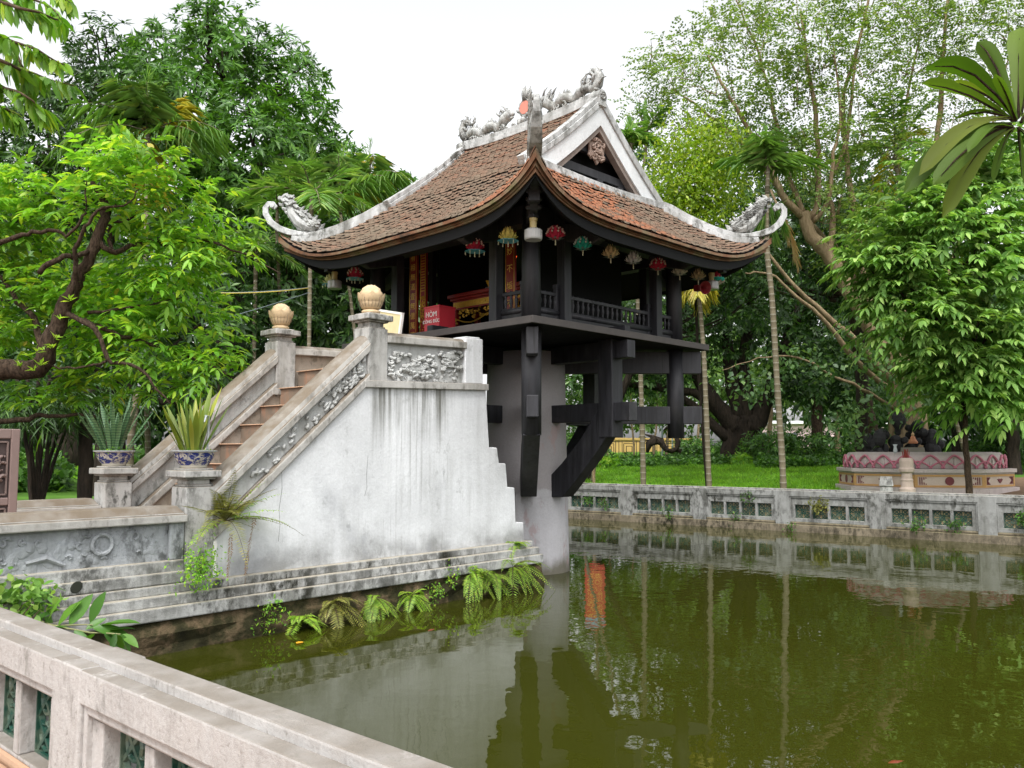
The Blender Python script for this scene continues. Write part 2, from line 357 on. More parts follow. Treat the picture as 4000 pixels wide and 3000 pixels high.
def bark(name, a, b, sc=(5,5,1.2), bs=.8):
    n = N(name); f = n.noise(2.2, 8, sc, .7); n.col(n.mix(n.ramp(f, [(.35,0),(.65,1)]), a, b)).rough(.95).spec(.15); n.bump(f, bs, .05); return n.m
M['bark_dark'] = bark('dark_bark', (.012,.010,.008), (.04,.03,.022))
M['bark_brown'] = bark('brown_bark', (.020,.013,.008), (.105,.072,.05), (16,16,5), 1.2)
M['bark_pale'] = bark('pale_bark', (.16,.11,.065), (.30,.23,.14))
M['twig'] = bark('twig_bark', (.05,.035,.022), (.11,.08,.05))
n = N('palm_trunk'); wv = n.node('ShaderNodeTexWave', bands_direction='Z'); wv.inputs['Scale'].default_value = 1.9; wv.inputs['Distortion'].default_value = .8
n.L(n.vec(), wv.inputs['Vector']); c = n.mix(n.ramp(wv.outputs['Fac'], [(.90,0),(.98,.8)]), n.mix(n.noise(3,5), (.09,.075,.045), (.19,.165,.11)), (.26,.24,.19))
n.col(c).rough(.9).spec(.2); n.bump(wv.outputs['Fac'], .3, .02); M['palmtrunk'] = n.m
n = N('areca_trunk'); c = n.mix(n.ramp(wv.outputs['Fac'], [(0,0),(1,1)]) if False else n.noise(3,5,(1,1,3)), (.15,.17,.06), (.27,.25,.13)); n.col(c).rough(.8); M['areca'] = n.m

def leafmat(name, a, b, c=None, rough=.45, trans=.35, gain=1.5, spec=.4, clump=.7):
    a, b, c = [tuple(min(.55,q*k_) for q,k_ in zip(v,(1.75,1.6,1.2))) for v in (a, b, c or b)]
    n = N(name); k = n.ramp(n.rnd(), [(0,a),(.75,b),(1,c)])
    cl = n.ramp(n.noise(clump, 3), [(.32,.55),(.68,1.25)])
    k = n.mix(1, k, cl, 'MULTIPLY')
    n.col(k).rough(rough).spec(spec)
    tr = n.node('ShaderNodeBsdfTranslucent'); n.L(n.mix(1, k, (gain, gain*1.05, gain*.45), 'MULTIPLY'), tr.inputs[0])
    mx = n.node('ShaderNodeMixShader'); mx.inputs[0].default_value = trans
    n.L(n.b.outputs[0], mx.inputs[1]); n.L(tr.outputs[0], mx.inputs[2]); n.L(mx.outputs[0], n.out.inputs['Surface'])
    return n.m
M['lf_mango'] = leafmat('mango_leaf', (.022,.068,.014), (.05,.135,.022), (.075,.17,.03), trans=.3)
M['lf_dark'] = leafmat('dark_leaf', (.011,.034,.010), (.028,.075,.018), (.055,.115,.028), trans=.25)
M['lf_light'] = leafmat('fresh_leaf', (.06,.17,.022), (.125,.265,.034), (.24,.34,.04), trans=.45, gain=1.5)
M['lf_yellow'] = leafmat('yellow_green_leaf', (.075,.15,.014), (.14,.22,.02), (.20,.25,.03), trans=.4, clump=1.2)
M['lf_bodhi'] = leafmat('bodhi_leaf', (.05,.10,.028), (.10,.165,.05), (.16,.21,.09), trans=.4)
M['lf_bodhi_low'] = leafmat('bodhi_lower_leaf', (.03,.075,.035), (.06,.12,.055), (.09,.16,.06), trans=.3)
M['lf_ash'] = leafmat('lobed_leaf', (.05,.125,.03), (.12,.235,.065), (.21,.32,.125), trans=.35, rough=.55, spec=.3)
M['lf_palm'] = leafmat('palm_leaf', (.05,.125,.03), (.10,.205,.055), (.18,.265,.10), trans=.35)
M['lf_palmdry'] = leafmat('drying_palm_leaf', (.20,.22,.03), (.33,.29,.04), (.38,.24,.06), trans=.35)
M['lf_palmdead'] = leafmat('dead_palm_leaf', (.25,.16,.09), (.38,.28,.18), trans=.2)
M['lf_fern'] = leafmat('fern_frond', (.09,.19,.028), (.19,.33,.05), (.26,.36,.06), trans=.45)
M['lf_fernold'] = leafmat('old_fern_frond', (.07,.085,.025), (.15,.17,.05), (.22,.21,.07), trans=.35)
M['lf_plum'] = leafmat('frangipani_leaf', (.035,.085,.010), (.065,.125,.016), (.12,.16,.03), trans=.4, rough=.6, spec=.25)
M['lf_snake'] = leafmat('snake_plant_leaf', (.05,.11,.028), (.16,.22,.035), (.24,.26,.04), trans=.2)
M['lf_grass'] = leafmat('grass_blade', (.07,.19,.018), (.13,.29,.03), (.20,.36,.05), trans=.45)
M['lf_cover'] = leafmat('ground_cover_leaf', (.018,.055,.012), (.04,.11,.02), (.08,.18,.03), trans=.3)
M['lf_brown'] = leafmat('brown_leaf', (.10,.05,.02), (.16,.09,.035), trans=.2)
M['lf_far'] = leafmat('far_leaf', (.03,.075,.02), (.07,.14,.035), (.12,.2,.05), trans=.3, clump=.25)

# ------------------------------------------------------------------ ground, pond, paths
def terrain():
    xs = [-40,-25,-16,-12,-9.2,-8.62,-8.3] ; ys = sorted(set([-40,-25,-18,-13.5]+[i*1.5-12 for i in range(15)]+[9.0,10,11.5,13,15,17,20,24,28,33,40,50,65,90,140]))
    g = G(); jit = random.Random(5)
    def z(x,y):
        zz = ground_z(x,y); return zz + (jit.uniform(-.05,.05) if zz > .7 else 0)
    xf = [0,.8,2,3.5,5,7,9,12,15,19,24,30,38,50,70,100,150]
    rows = []                                   # beyond the far balustrade
    for d in xf: rows.append([(8.75-.042*(y+.46)+d, y, z(8.75-.042*(y+.46)+d, y)) for y in ys])
    g.sheet(rows)
    yl = [9,10,11.5,13,15,17,20,24,28,33,40,50,65,90,140]
    xl = [-40,-25,-16,-12,-8.3,-6,-4,-2,0,2,4,6]
    g.sheet([[(x,y,z(x,y)) for x in xl]+[(8.75-.042*(y+.46),y,z(8.75-.042*(y+.46),y))] for y in yl])
    g.build('lawn', M['lawn']).data.update()
    tag(bpy.data.objects['lawn'], kind='structure')
    g = G(); g.box(-60,-8.62,-60,60,-.5,.18); g.build('walkway', M['walk']); tag(bpy.data.objects['walkway'], kind='structure')
    g = G(); g.sheet([[(-8.6,-14,0),(-8.6,9.2,0)],[(9.6,-14,0),(8.6,9.2,0)]]); o = g.build('pond_water', M['water']); tag(o, kind='structure')
    for p in o.data.polygons:
        if p.normal.z < 0: o.data.flip_normals(); break
    g = G(); g.box(-8.3,9.6,8.9,9.3,-.5,.62); o = g.build('pond_bank', M['found']); tag(o, kind='structure')
terrain()

# ------------------------------------------------------------------ relief carving
def scrolls(g, P0, U, Wv, Nv, w, h, n, seed, r=.016, lift=.012):
    "stucco scrolls, waves and leaves on a panel: P0 corner, U along, Wv up, Nv outward"
    R = random.Random(seed); P0, U, Wv, Nv = map(Vector, (P0, U, Wv, Nv))
    for i in range(n):
        cx, cy = R.uniform(.06*w,.94*w), R.uniform(.08*h,.92*h); k = R.random(); a0 = R.uniform(0,6.28); s = R.uniform(.5,1.2)*min(w,h)*.13
        pts = []; rr = []
        for j in range(9):
            t = j/8
            if k < .6: a = a0+t*4.6*(1 if i%2 else -1); q = s*(1-.72*t); u, v = cx+math.cos(a)*q, cy+math.sin(a)*q
            else: u, v = cx+(t-.5)*s*2.4, cy+math.sin(t*5+a0)*s*.35
            u = min(max(u,.02),w-.02); v = min(max(v,.02),h-.02)
            pts.append(P0+U*u+Wv*v+Nv*(lift*.6+lift*math.sin(t*3.1))); rr.append(r*(.55+.8*math.sin(math.pi*min(1,t*.85+.15))))
        g.tube(pts, rr, 6)
def lumps(g, P0, U, Wv, Nv, w, h, n, seed, s0, s1, flat=.5):
    R = random.Random(seed); P0, U, Wv, Nv = map(Vector, (P0, U, Wv, Nv))
    for i in range(n):
        c = P0+U*R.uniform(.03*w,.97*w)+Wv*R.uniform(.04*h,.96*h); s = R.uniform(s0,s1); k = len(g.v)
        g.ball((0,0,0), 1, 6); a = R.uniform(0,3.14); e = R.uniform(1,2.3)
        for j in range(k, len(g.v)):
            x,y,z = g.v[j]; u = (x*math.cos(a)*e-y*math.sin(a)); v = (x*math.sin(a)*e+y*math.cos(a))
            g.v[j] = tuple(c+U*u*s+Wv*v*s+Nv*z*s*flat)

# ------------------------------------------------------------------ pavilion on its pillar
A_ = 1.645; ZF = 3.46
PAG = empty('pagoda', 'dark wooden pagoda with curved tiled roof standing on one pillar in the pond', 'pagoda', (0,0,0), PHI)
def R4(k, o, l, z): return ((o,l,z),(-l,o,z),(-o,-l,z),(l,-o,z))[k]
# pillar
g = G(); g.lathe([(.665,-1.2),(.665,-.02),(.655,.3),(.635,1.2),(.615,2.4),(.605,3.3)], 48); g.build('pillar', M['pillar'], PAG, smooth=True)
# floor of planks with a board edge
g = G(); F = 2.03
for i in range(14):
    x0 = -F+i*2*F/14; g.box(x0+.003, x0+2*F/14-.003, -F+.03, F-.03, 3.375, 3.452)
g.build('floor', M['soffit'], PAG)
g = G()
for k in range(4):
    p = [R4(k,F-.031,-F,z) for z in (3.365,3.462)]; 
    g.prism([R4(k,F-.03,-F+(0 if k%2 else .03),3.37),R4(k,F,-F+(0 if k%2 else .03),3.37),R4(k,F,-F+(0 if k%2 else .03),3.462),R4(k,F-.03,-F+(0 if k%2 else .03),3.462)], Vector(R4(k,0,2*F-(0 if k%2 else .06),0)))
g.build('floor_edge', M['floor'], PAG, bev=.006)
# columns: corner posts run down past the floor
for sx in (-1,1):
    for sy in (-1,1):
        g = G(); g.lathe([(.128,2.0),(.13,3.36)], 20, (sx*A_,sy*A_,0)); g.lathe([(.126,3.46),(.122,4.2),(.112,4.98)], 24, (sx*A_,sy*A_,0)); g.build('column', M['wood'], PAG, smooth=True)
# slim square posts beside them
for k in range(4):
    for s in (-1,1):
        g = G(); l = s*1.06; pts = [R4(k,o,l+d,3.462) for o,d in ((A_-.01,-.07),(A_+.13,-.07),(A_+.13,.07),(A_-.01,.07))]; g.prism(pts, (0,0,1.45)); g.build('post', M['wood'], PAG, bev=.008)
        g = G(); # rounded beam nose carrying the eave
        pr = [(1.70,4.60),(2.10,4.50),(2.24,4.47),(2.34,4.50),(2.40,4.58),(2.38,4.68),(2.28,4.72),(1.70,4.84)]
        g.prism([R4(k,o,l-.065,z) for o,z in pr], Vector(R4(k,0,.13,0))); g.build('beam_nose', M['wood'], PAG, bev=.02)
# hanging mid posts, beams, curved struts
for k in range(4):
    g = G(); g.prism([R4(k,o,d,1.99) for o,d in ((A_-.12,-.13),(A_+.13,-.13),(A_+.13,.12),(A_-.12,.12))], (0,0,1.385)); g.build('hanging_post', M['wood'], PAG, bev=.012)
    for (z0,z1,e) in ((2.22,2.48,2.04),(3.10,3.345,2.02)):
        g = G(); g.prism([R4(k,.55,-.09,z0),R4(k,.55,.09,z0),R4(k,.55,.09,z1),R4(k,.55,-.09,z1)], Vector(R4(k,e-.55,0,0))); g.build('beam', M['wood'], PAG, bev=.008)
    g = G(); g.prism([R4(k,1.66,-.06,3.464),R4(k,1.96,-.06,3.464),R4(k,1.96,.06,3.464),R4(k,1.66,.06,3.464)], (0,0,.09)); g.build('tenon_block', M['wood'], PAG, bev=.008)
    def strut(pm):
        up = [(.50,1.36),(.66,1.49),(.82,1.62),(1.0,1.79),(1.2,2.0),(1.40,2.24),(1.56,2.47)]; dn = [(1.74,2.12),(1.62,1.96),(1.42,1.72),(1.2,1.49),(1.0,1.29),(.84,1.13),(.50,1.12)]
        g = G(); g.prism([pm(o,-.115,z) for o,z in up+dn], Vector(pm(1,.115,0))-Vector(pm(1,-.115,0))); g.build('strut', M['wood'], PAG, bev=.006)
    strut(lambda o,l,z: R4(k,o,l,z))
c45 = math.sqrt(.5)
for k in range(4):
    q = lambda o,l,z,k=k: R4(k, (o+l)*c45, (o-l)*c45, z)
    for (z0,z1) in ((2.22,2.49),(3.0,3.34)):
        g = G(); e = 2.72
        g.prism([q(.55,-.075,z0),q(.55,.075,z0),q(.55,.075,z1),q(.55,-.075,z1)], Vector(q(e-.55,0,0))); g.build('diagonal_beam', M['wood'], PAG, bev=.008)
    if k in (0, 2):
        up = [(.58,1.40),(.9,1.62),(1.3,1.88),(1.9,2.05),(2.24,2.10)]; dn = [(2.44,2.0),(2.05,1.72),(1.6,1.4),(1.3,1.17),(.58,1.15)]
        g = G(); g.prism([q(o,-.108,z) for o,z in up+dn], Vector(q(0,.216,0))); g.build('strut', M['wood'], PAG, bev=.006)
# railings
def balu(g, c, h):
    r = [(.011,0),(.017,.02),(.012,.035),(.022,.07),(.026,.10),(.018,.128),(.013,.138),(.017,.142),(.013,.147),(.022,.175),(.026,.20),(.014,.235),(.011,h)]
    g.lathe(r, 8, c)
def railing(k, l0, l1, posts=()):
    g = G(); o = A_
    def B(gg, a, b, o0, o1, z0, z1):
        gg.prism([R4(k,o0,a,z0),R4(k,o1,a,z0),R4(k,o1,a,z1),R4(k,o0,a,z1)], Vector(R4(k,0,b-a,0)))
    B(g, l0, l1, o-.02, o+.02, 3.463, 3.59)
    t = G(); t.tube([R4(k,o+.005,l0,3.625),R4(k,o+.005,l1,3.625)], .042, 10); 
    r = g.build('railing', M['wood'], PAG)
    t.build('base_moulding', M['wood'], r, smooth=True)
    h = G(); B(h, l0, l1, o-.025, o+.025, 3.845, 3.892); B(h, l0, l1, o-.022, o+.022, 3.655, 3.672); h.build('handrail', M['wood'], r, bev=.006)
    n = max(2, round((l1-l0)/.107))
    for i in range(n):
        b = G(); balu(b, R4(k,o,l0+(i+.5)*(l1-l0)/n,3.67), .178); b.build('baluster', M['wood'], r, smooth=True)
    for p in posts:
        q = G(); B(q, p-.028, p+.028, o-.03, o+.03, 3.463, 3.96); B(q, p-.034, p+.034, o-.036, o+.036, 3.955, 4.01); q.build('newel', M['wood'], r, bev=.008)
for k in range(4):
    if k != 2: railing(k, -.985, .985, (-.93,.93) if k != 3 else (.93,))
    railing(k, 1.135, 1.53, (1.50,) if k in (0,2) else (1.17,)); railing(k, -1.53, -1.135, (-1.16,))
# head beams, dark ceiling, inner shrine chamber
for k in range(4):
    g = G(); l = A_-.1 if k%2 else A_+.12
    g.prism([R4(k,A_-.09,-l,4.74),R4(k,A_+.10,-l,4.74),R4(k,A_+.10,-l,4.98),R4(k,A_-.09,-l,4.98)], Vector(R4(k,0,2*l,0))); g.build('head_beam', M['wood'], PAG)
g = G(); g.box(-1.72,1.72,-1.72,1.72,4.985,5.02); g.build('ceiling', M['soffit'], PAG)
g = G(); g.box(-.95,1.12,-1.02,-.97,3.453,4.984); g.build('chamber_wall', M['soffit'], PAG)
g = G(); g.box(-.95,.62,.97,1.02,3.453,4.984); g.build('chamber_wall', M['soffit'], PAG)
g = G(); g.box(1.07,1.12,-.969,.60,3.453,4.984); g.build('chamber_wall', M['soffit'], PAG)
for y_ in (-.9,.66):
    g = G(); g.box(-1.36,-1.28,y_,y_+.08,3.453,4.98); g.build('inner_column', M['soffit'], PAG)

# ---- roof surface
def lerp(a,b,t): return a+(b-a)*t
HIPZ = [(0,5.60),(.2,5.40),(.45,5.20),(.65,5.09),(.8,5.07),(.92,5.11),(1,5.17)]
def hipz(w):
    for (a,za),(b,zb) in zip(HIPZ, HIPZ[1:]):
        if w <= b: return lerp(za,zb,(w-a)/(b-a))
    return HIPZ[-1][1]
def surfB(w, v):
    "lower roof: w 0 at the gable foot .. 1 at the eave, v -1..1 across"
    om = lerp(1.53,2.60,w); zm = 5.60-.91*w-.06*math.sin(math.pi*min(w,1)); oh = lerp(1.53,2.74,w); g_ = abs(v)**5
    return om+(oh-om)*g_, v*oh, zm+(hipz(min(w,1))-zm)*g_
def surfA(t, v):
    return 1.53*t, v*1.5, 6.88-1.28*t-.05*math.sin(math.pi*t)
def tiles(fn, n0, n1, rows, wfun, k, name, seed):
    R = random.Random(seed); g = G(); TW = .118
    for i in range(rows):
        w = i/rows; wid = wfun(w); n = max(4, round(wid/TW)); off = .5*(i%2)
        for j in range(-1, n+1):
            v0, v1 = (j+off)/n*2-1, (j+1+off)/n*2-1
            if v1 < -1.01 or v0 > 1.01 or v1-max(v0,-1) < .01: continue
            v0, v1 = max(v0,-1.0), min(v1,1.0)
            if v1-v0 < .3/n: continue
            wa, wb = w-.35/rows, (i+1.02)/rows; gap = (v1-v0)*.03; vm = (v0+v1)/2; jz = R.uniform(-.009,.009); jw = R.uniform(-.09,.09)/rows; ti = R.uniform(-.008,.008)
            def P(ww, vv, dz):
                o,l,z = fn(max(ww,-.02), vv); return R4(k,o,l,z+dz)
            wb += jw; up, th = .058+jz, .021
            sh = .20/rows
            pts = [P(wa,v0+gap,.004),P(wa,v1-gap,.004),P(wb-sh,v1-gap,up+ti),P(wb,lerp(v0,v1,.66),up),P(wb,lerp(v0,v1,.34),up),P(wb-sh,v0+gap,up-ti)]
            low = [P(wb-sh,v1-gap,up+ti-th),P(wb,lerp(v0,v1,.66),up-th),P(wb,lerp(v0,v1,.34),up-th),P(wb-sh,v0+gap,up-ti-th)]
            g.add(pts+low, [(0,1,2,3,4,5),(2,6,7,3),(3,7,8,4),(4,8,9,5),(1,6,2),(0,5,9)])
    return g
ROOF = None
def roof():
    for k in range(4):
        g = G()
        if k in (0,2):
            gA = tiles(surfA, 0, 0, 21, lambda w: 3.0, k, 't', k+1); g.add(gA.v, gA.f)
        gB = tiles(surfB, 0, 0, 15, lambda w: 2*lerp(1.53,2.74,w), k, 't', k+11); g.add(gB.v, gB.f)
        o = g.build('roof_tiles', M['tile'], PAG, fix=False)
        # boarding below the tiles and the soffit
        u = G(); vs = [i/24*2-1 for i in range(25)]; vs = [math.copysign(abs(v)**.7, v) for v in vs]
        u.sheet([[R4(k,*(lambda q:(q[0],q[1],q[2]-.012))(surfB(w/10, v))) for v in vs] for w in range(11)])
        u.sheet([[R4(k,*(lambda q:(q[0],q[1],q[2]-.05))(surfB(w/10, v))) for v in vs] for w in range(11)])
        if k in (0,2):
            u.sheet([[R4(k,*(lambda q:(q[0],q[1],q[2]-.012))(surfA(w/10, v))) for v in (-1,0,1)] for w in range(11)])
            u.sheet([[R4(k,*(lambda q:(q[0],q[1],q[2]-.09))(surfA(w/10, v))) for v in (-1,0,1)] for w in range(11)])
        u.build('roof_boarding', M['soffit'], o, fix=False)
        # stepped brick eave, wooden fascia, soffit
        e = G(); fa = G(); sf = G()
        def eave(v, do, dz):
            oo,l,z = surfB(1.0, v); c = 1-do/2.74; return R4(k, oo-do, l*c, z+dz)
        th = lambda v: 1+1.7*abs(v)**9          # the bricks thicken into the corner
        prof = [(-.012,.004),(-.012,-.035),(.03,-.037),(.03,-.062),(.055,-.064),(.055,-.085),(.10,-.086)]
        e.sheet([[eave(v, d, z*th(v)) for v in vs] for d,z in prof])
        e.build('eave_moulding', M['eave'], PAG, fix=False)
        fa.sheet([[eave(v, d, lerp(z, max(z,-.12), abs(v)**5)-.086*(th(v)-1)) for v in vs] for d,z in ((.085,-.06),(.085,-.225),(.13,-.225),(.13,-.1))])
        fa.build('fascia', M['soffit'], PAG, fix=False)
        sf.sheet([[eave(v, lerp(.12,.95,t), lerp(-.21,-.11,abs(v)**5)-.086*(th(v)-1)*(1-t)+.40*t) for v in vs] for t in (0,.25,.5,1)])
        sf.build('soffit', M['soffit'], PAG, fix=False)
roof()
# hip ridges, barge ridges, main ridge
def rib(name, pts, w, h, mat=None, side=None, par=None):
    "moulded ridge: a broad foot and a narrower crest following pts"
    g = G()
    for (ww, z0, z1) in ((w*1.25,-.03,h*.42),(w,h*.42,h)):
        rows = []
        for i,p in enumerate(pts):
            p = Vector(p); d = (Vector(pts[min(i+1,len(pts)-1)])-Vector(pts[max(i-1,0)])); s = Vector((-d.y,d.x,0)).normalized() if side is None else Vector(side)
            n = d.normalized().cross(s); n = n if n.z > 0 else -n
            rows.append([p-s*ww/2+n*z0, p+s*ww/2+n*z0, p+s*ww/2+n*z1, p-s*ww/2+n*z1])
        k = len(g.v); m = len(rows)
        g.add([q for r in rows for q in r], [(i*4+j,i*4+(j+1)%4,(i+1)*4+(j+1)%4,(i+1)*4+j) for i in range(m-1) for j in range(4)]+[(3,2,1,0),((m-1)*4,(m-1)*4+1,(m-1)*4+2,(m-1)*4+3)])
    return g.build(name, mat or M['ridge'], par or PAG, bev=.008)
for sx in (-1,1):
    for sy in (-1,1):
        pts = []
        for i in range(13):
            w = i/12; d = lerp(1.50,2.60,w); ww = (d-1.53)/1.21; pts.append((sx*d, sy*d, hipz(max(ww,0))+.015))
        rib('hip_ridge', pts, .13, .13)
for sy in (-1,1):
    for sx in (-1,1):
        pts = [(sx*1.60*t, sy*1.46, 6.90-1.29*t-.05*math.sin(math.pi*t)) for t in [i/8 for i in range(9)]]
        pts[0] = (0, sy*1.46, 6.90)
        rib('barge_ridge', pts, .13, .11, side=(0,1,0))
        # white barge board and the grey timber under it
        f_ = lambda t, dz: (sx*1.60*t, 0, 6.90-1.29*t-.05*math.sin(math.pi*t)+dz)
        g = G(); ts = [i/8 for i in range(9)]; y0 = sy*1.515
        top = [(f_(t,0)[0], y0, f_(t,.03)[2]) for t in ts]; bot = [(f_(t,0)[0], y0, f_(t, -.335+.02*t)[2]) for t in ts]
        bot[-1] = (sx*1.40, y0, 5.59); top[-1] = (sx*1.585, y0, 5.60)
        for i in range(8): g.prism([top[i],top[i+1],bot[i+1],bot[i]], (0,-sy*.10,0))
        g.build('barge_board', M['gable'], PAG)
        g = G(); y1 = sy*1.49; ts = [i/8*.86 for i in range(9)]
        top = [(f_(t,0)[0], y1, f_(t,-.318)[2]) for t in ts]; bot = [(f_(t,0)[0], y1, f_(t,-.425)[2]) for t in ts]
        for i in range(8): g.prism([top[i],top[i+1],bot[i+1],bot[i]], (0,-sy*.10,0))
        g.build('barge_timber', M['board'], PAG)
    # recessed gable wall, tie timbers, carved drop, moulding at the foot
    g = G(); g.prism([(-1.5,sy*1.22,5.58),(1.5,sy*1.22,5.58),(0,sy*1.22,6.80)], (0,-sy*.05,0)); g.build('gable_wall', M['soffit'], PAG)
    g = G(); g.box(-.95,.95,sy*1.34-.05,sy*1.34+.05,5.80,5.93); g.box(-.52,.52,sy*1.34-.04,sy*1.34+.04,6.15,6.25)
    for x in (-.62,.12,.62): g.box(x-.06,x+.06,sy*1.36-.05,sy*1.36+.05,5.60,5.80)
    g.build('gable_truss', M['board'] if sy > 0 else M['wood'], PAG, bev=.01)
    g = G()
    R_ = random.Random(3); y = sy*1.44
    pl = [(x*.82,6.40+(z-6.36)*.82) for x,z in ((-.17,6.36),(.17,6.36),(.22,6.22),(.20,6.08),(.23,6.0),(.15,5.93),(.09,5.96),(0,5.86),(-.09,5.96),(-.15,5.93),(-.23,6.0),(-.20,6.08),(-.22,6.22))]
    g.prism([(x,y,z) for x,z in pl], (0,-sy*.03,0)); scrolls(g, (-.16,y,6.03), (1,0,0), (0,0,1), (0,sy,0), .32, .36, 34, 8, .012, .016)
    g.tube([(.075*math.cos(t*.4), y+sy*.02, 6.24+.075*math.sin(t*.4)) for t in range(17)], .014, 6)
    g.build('gable_carving', plain('carved_wood', (.27,.20,.165), .85, .2, var=.3), PAG)
    pts = [(-1.52+3.04*t, sy*1.53, 5.635+.0*t-.05*math.sin(math.pi*t)) for t in [i/14 for i in range(15)]]
    rib('gable_foot', pts, .10, .085, side=(0,1,0))
    g = G(); g.tube([(0,sy*1.40,7.0),(0,sy*1.56,7.0)], .095, 16); g.box(-.085,.085,min(sy*1.42,sy*1.56),max(sy*1.42,sy*1.56),6.84,7.0)
    g.tube([((.07-.05*t/14)*math.cos(t*.75), sy*1.565, 7.0+(.07-.05*t/14)*math.sin(t*.75)) for t in range(15)], .012, 5)
    g.build('ridge_scroll', M['orn'], PAG, bev=.006)
pts = [(0, -1.46+2.92*t, 6.885+.07*abs(2*t-1)**3) for t in [i/20 for i in range(21)]]
rib('ridge', pts, .13, .13)

# ridge dragons facing a flaming disc
def dragon(sy):
    g = G(); R = random.Random(7 if sy>0 else 9); Y = lambda y: sy*y; zb = 7.0
    body = []; rr = []
    for i in range(40):
        t = i/39; y = lerp(1.40,.34,t); body.append((R.uniform(-.012,.012), Y(y), zb+.08+.10*abs(math.sin(t*8.6))+.05*max(0,1-t*3)+(.10*max(0,t-.82)/.18))); rr.append(lerp(.06,.075,min(1,t*2))*(.85+.3*abs(math.sin(t*8.6))))
    g.tube(body, rr, 8)
    for i in range(2,39,2):                       # spiny crest
        p = Vector(body[i]); h = R.uniform(.06,.12)
        g.lathe([(.03,0),(.022,h*.5),(.002,h)], 5, (p.x, p.y+R.uniform(-.02,.02), p.z+rr[i]*.6))
    tail = [(0,Y(1.38),zb+.1),(0,Y(1.47),zb+.2),(0,Y(1.50),zb+.32),(0,Y(1.45),zb+.42),(0,Y(1.37),zb+.44),(0,Y(1.34),zb+.38)]
    g.tube(tail, [.07,.075,.07,.055,.04,.02], 7)
    for i in range(26):                           # leafy tufts round the tail and mane round the head
        c = (R.uniform(-.05,.05), Y(R.uniform(1.2,1.52)), zb+R.uniform(.02,.42)); a = R.uniform(0,6.28); l = R.uniform(.05,.10)
        g.tube([c,(c[0],c[1]+math.cos(a)*l,c[2]+abs(math.sin(a))*l+.02),(c[0],c[1]+math.cos(a+.9)*l*1.5,c[2]+abs(math.sin(a+.5))*l*1.6+.03)], [.026,.02,.004], 5)
    hd = Vector((0,Y(.40),zb+.27)); g.ball(hd, .08, 8, (.8,1.25,1)); g.ball(hd+Vector((0,-sy*.09,-.02)), .05, 8, (.8,1.3,.8)); g.ball(hd+Vector((0,-sy*.085,-.075)), .035, 6, (.8,1.4,.6))
    for s in (-1,1): g.tube([hd+Vector((s*.03,0,.05)),hd+Vector((s*.05,sy*.05,.13)),hd+Vector((s*.05,sy*.12,.17))], [.02,.014,.003], 5)
    for i in range(18):
        a = R.uniform(0,6.28); c = hd+Vector((R.uniform(-.05,.05), sy*R.uniform(.0,.14), R.uniform(-.10,.06))); g.tube([c,c+Vector((0,sy*.06,R.uniform(.0,.08))),c+Vector((0,sy*.11,R.uniform(-.03,.12)))], [.022,.016,.003], 5)
    for i in range(30):                            # cloud scrolls along the foot
        y = Y(R.uniform(.12,1.45)); s = R.uniform(.03,.06); a0 = R.uniform(0,6); c = Vector((R.choice((-.05,.05)), y, zb+R.uniform(.01,.07)))
        g.tube([c+Vector((0,math.cos(a0+j*.8)*s*(1-j*.1),math.sin(a0+j*.8)*s*(1-j*.1))) for j in range(8)], .015, 5)
    for q in (1.08,.62):
        g.tube([(-.0,Y(q-.07),zb+.02),(.0,Y(q-.03),zb+.12),(0,Y(q+.04),zb+.14)], [.03,.028,.02], 6)
    g.build('ridge_dragon', M['orn'], PAG, smooth=True)
dragon(1); dragon(-1)
g = G(); R = random.Random(4)
for i in range(34):
    a = R.uniform(0,6.28); r0 = .115; l = R.uniform(.06,.11) + (.13 if abs(a-1.57) < .5 else 0); l *= (.6 if math.sin(a) < -.3 else 1)
    c = Vector((R.choice((-1,1))*R.uniform(0,.025), math.cos(a)*r0, 7.27+math.sin(a)*r0*1.1)); d = Vector((0,math.cos(a)*.75,math.sin(a)+.55)).normalized(); s = d.cross(Vector((1,0,0)))*R.uniform(-.5,.5)
    g.tube([c, c+d*l*.55+s*l*.4, c+d*l], [.034,.026,.003], 5)
for i in range(10): g.ball((R.uniform(-.03,.03), R.uniform(-.14,.14), 7.03+R.uniform(0,.09)), R.uniform(.03,.055), 6)
g.tube([(0,.118*math.cos(t*.3),7.27+.125*math.sin(t*.3)) for t in range(22)], .03, 6)
fl = g.build('flame_crest', M['orn'], PAG, smooth=True)
g = G(); g.tube([(-.035,0,0),(.035,0,0)], .105, 28); d_ = g.build('sun_disc', plain('salmon_paint', (.56,.22,.17), .8, .2, var=.1), fl, m=Matrix.Translation((0,0,7.27)))

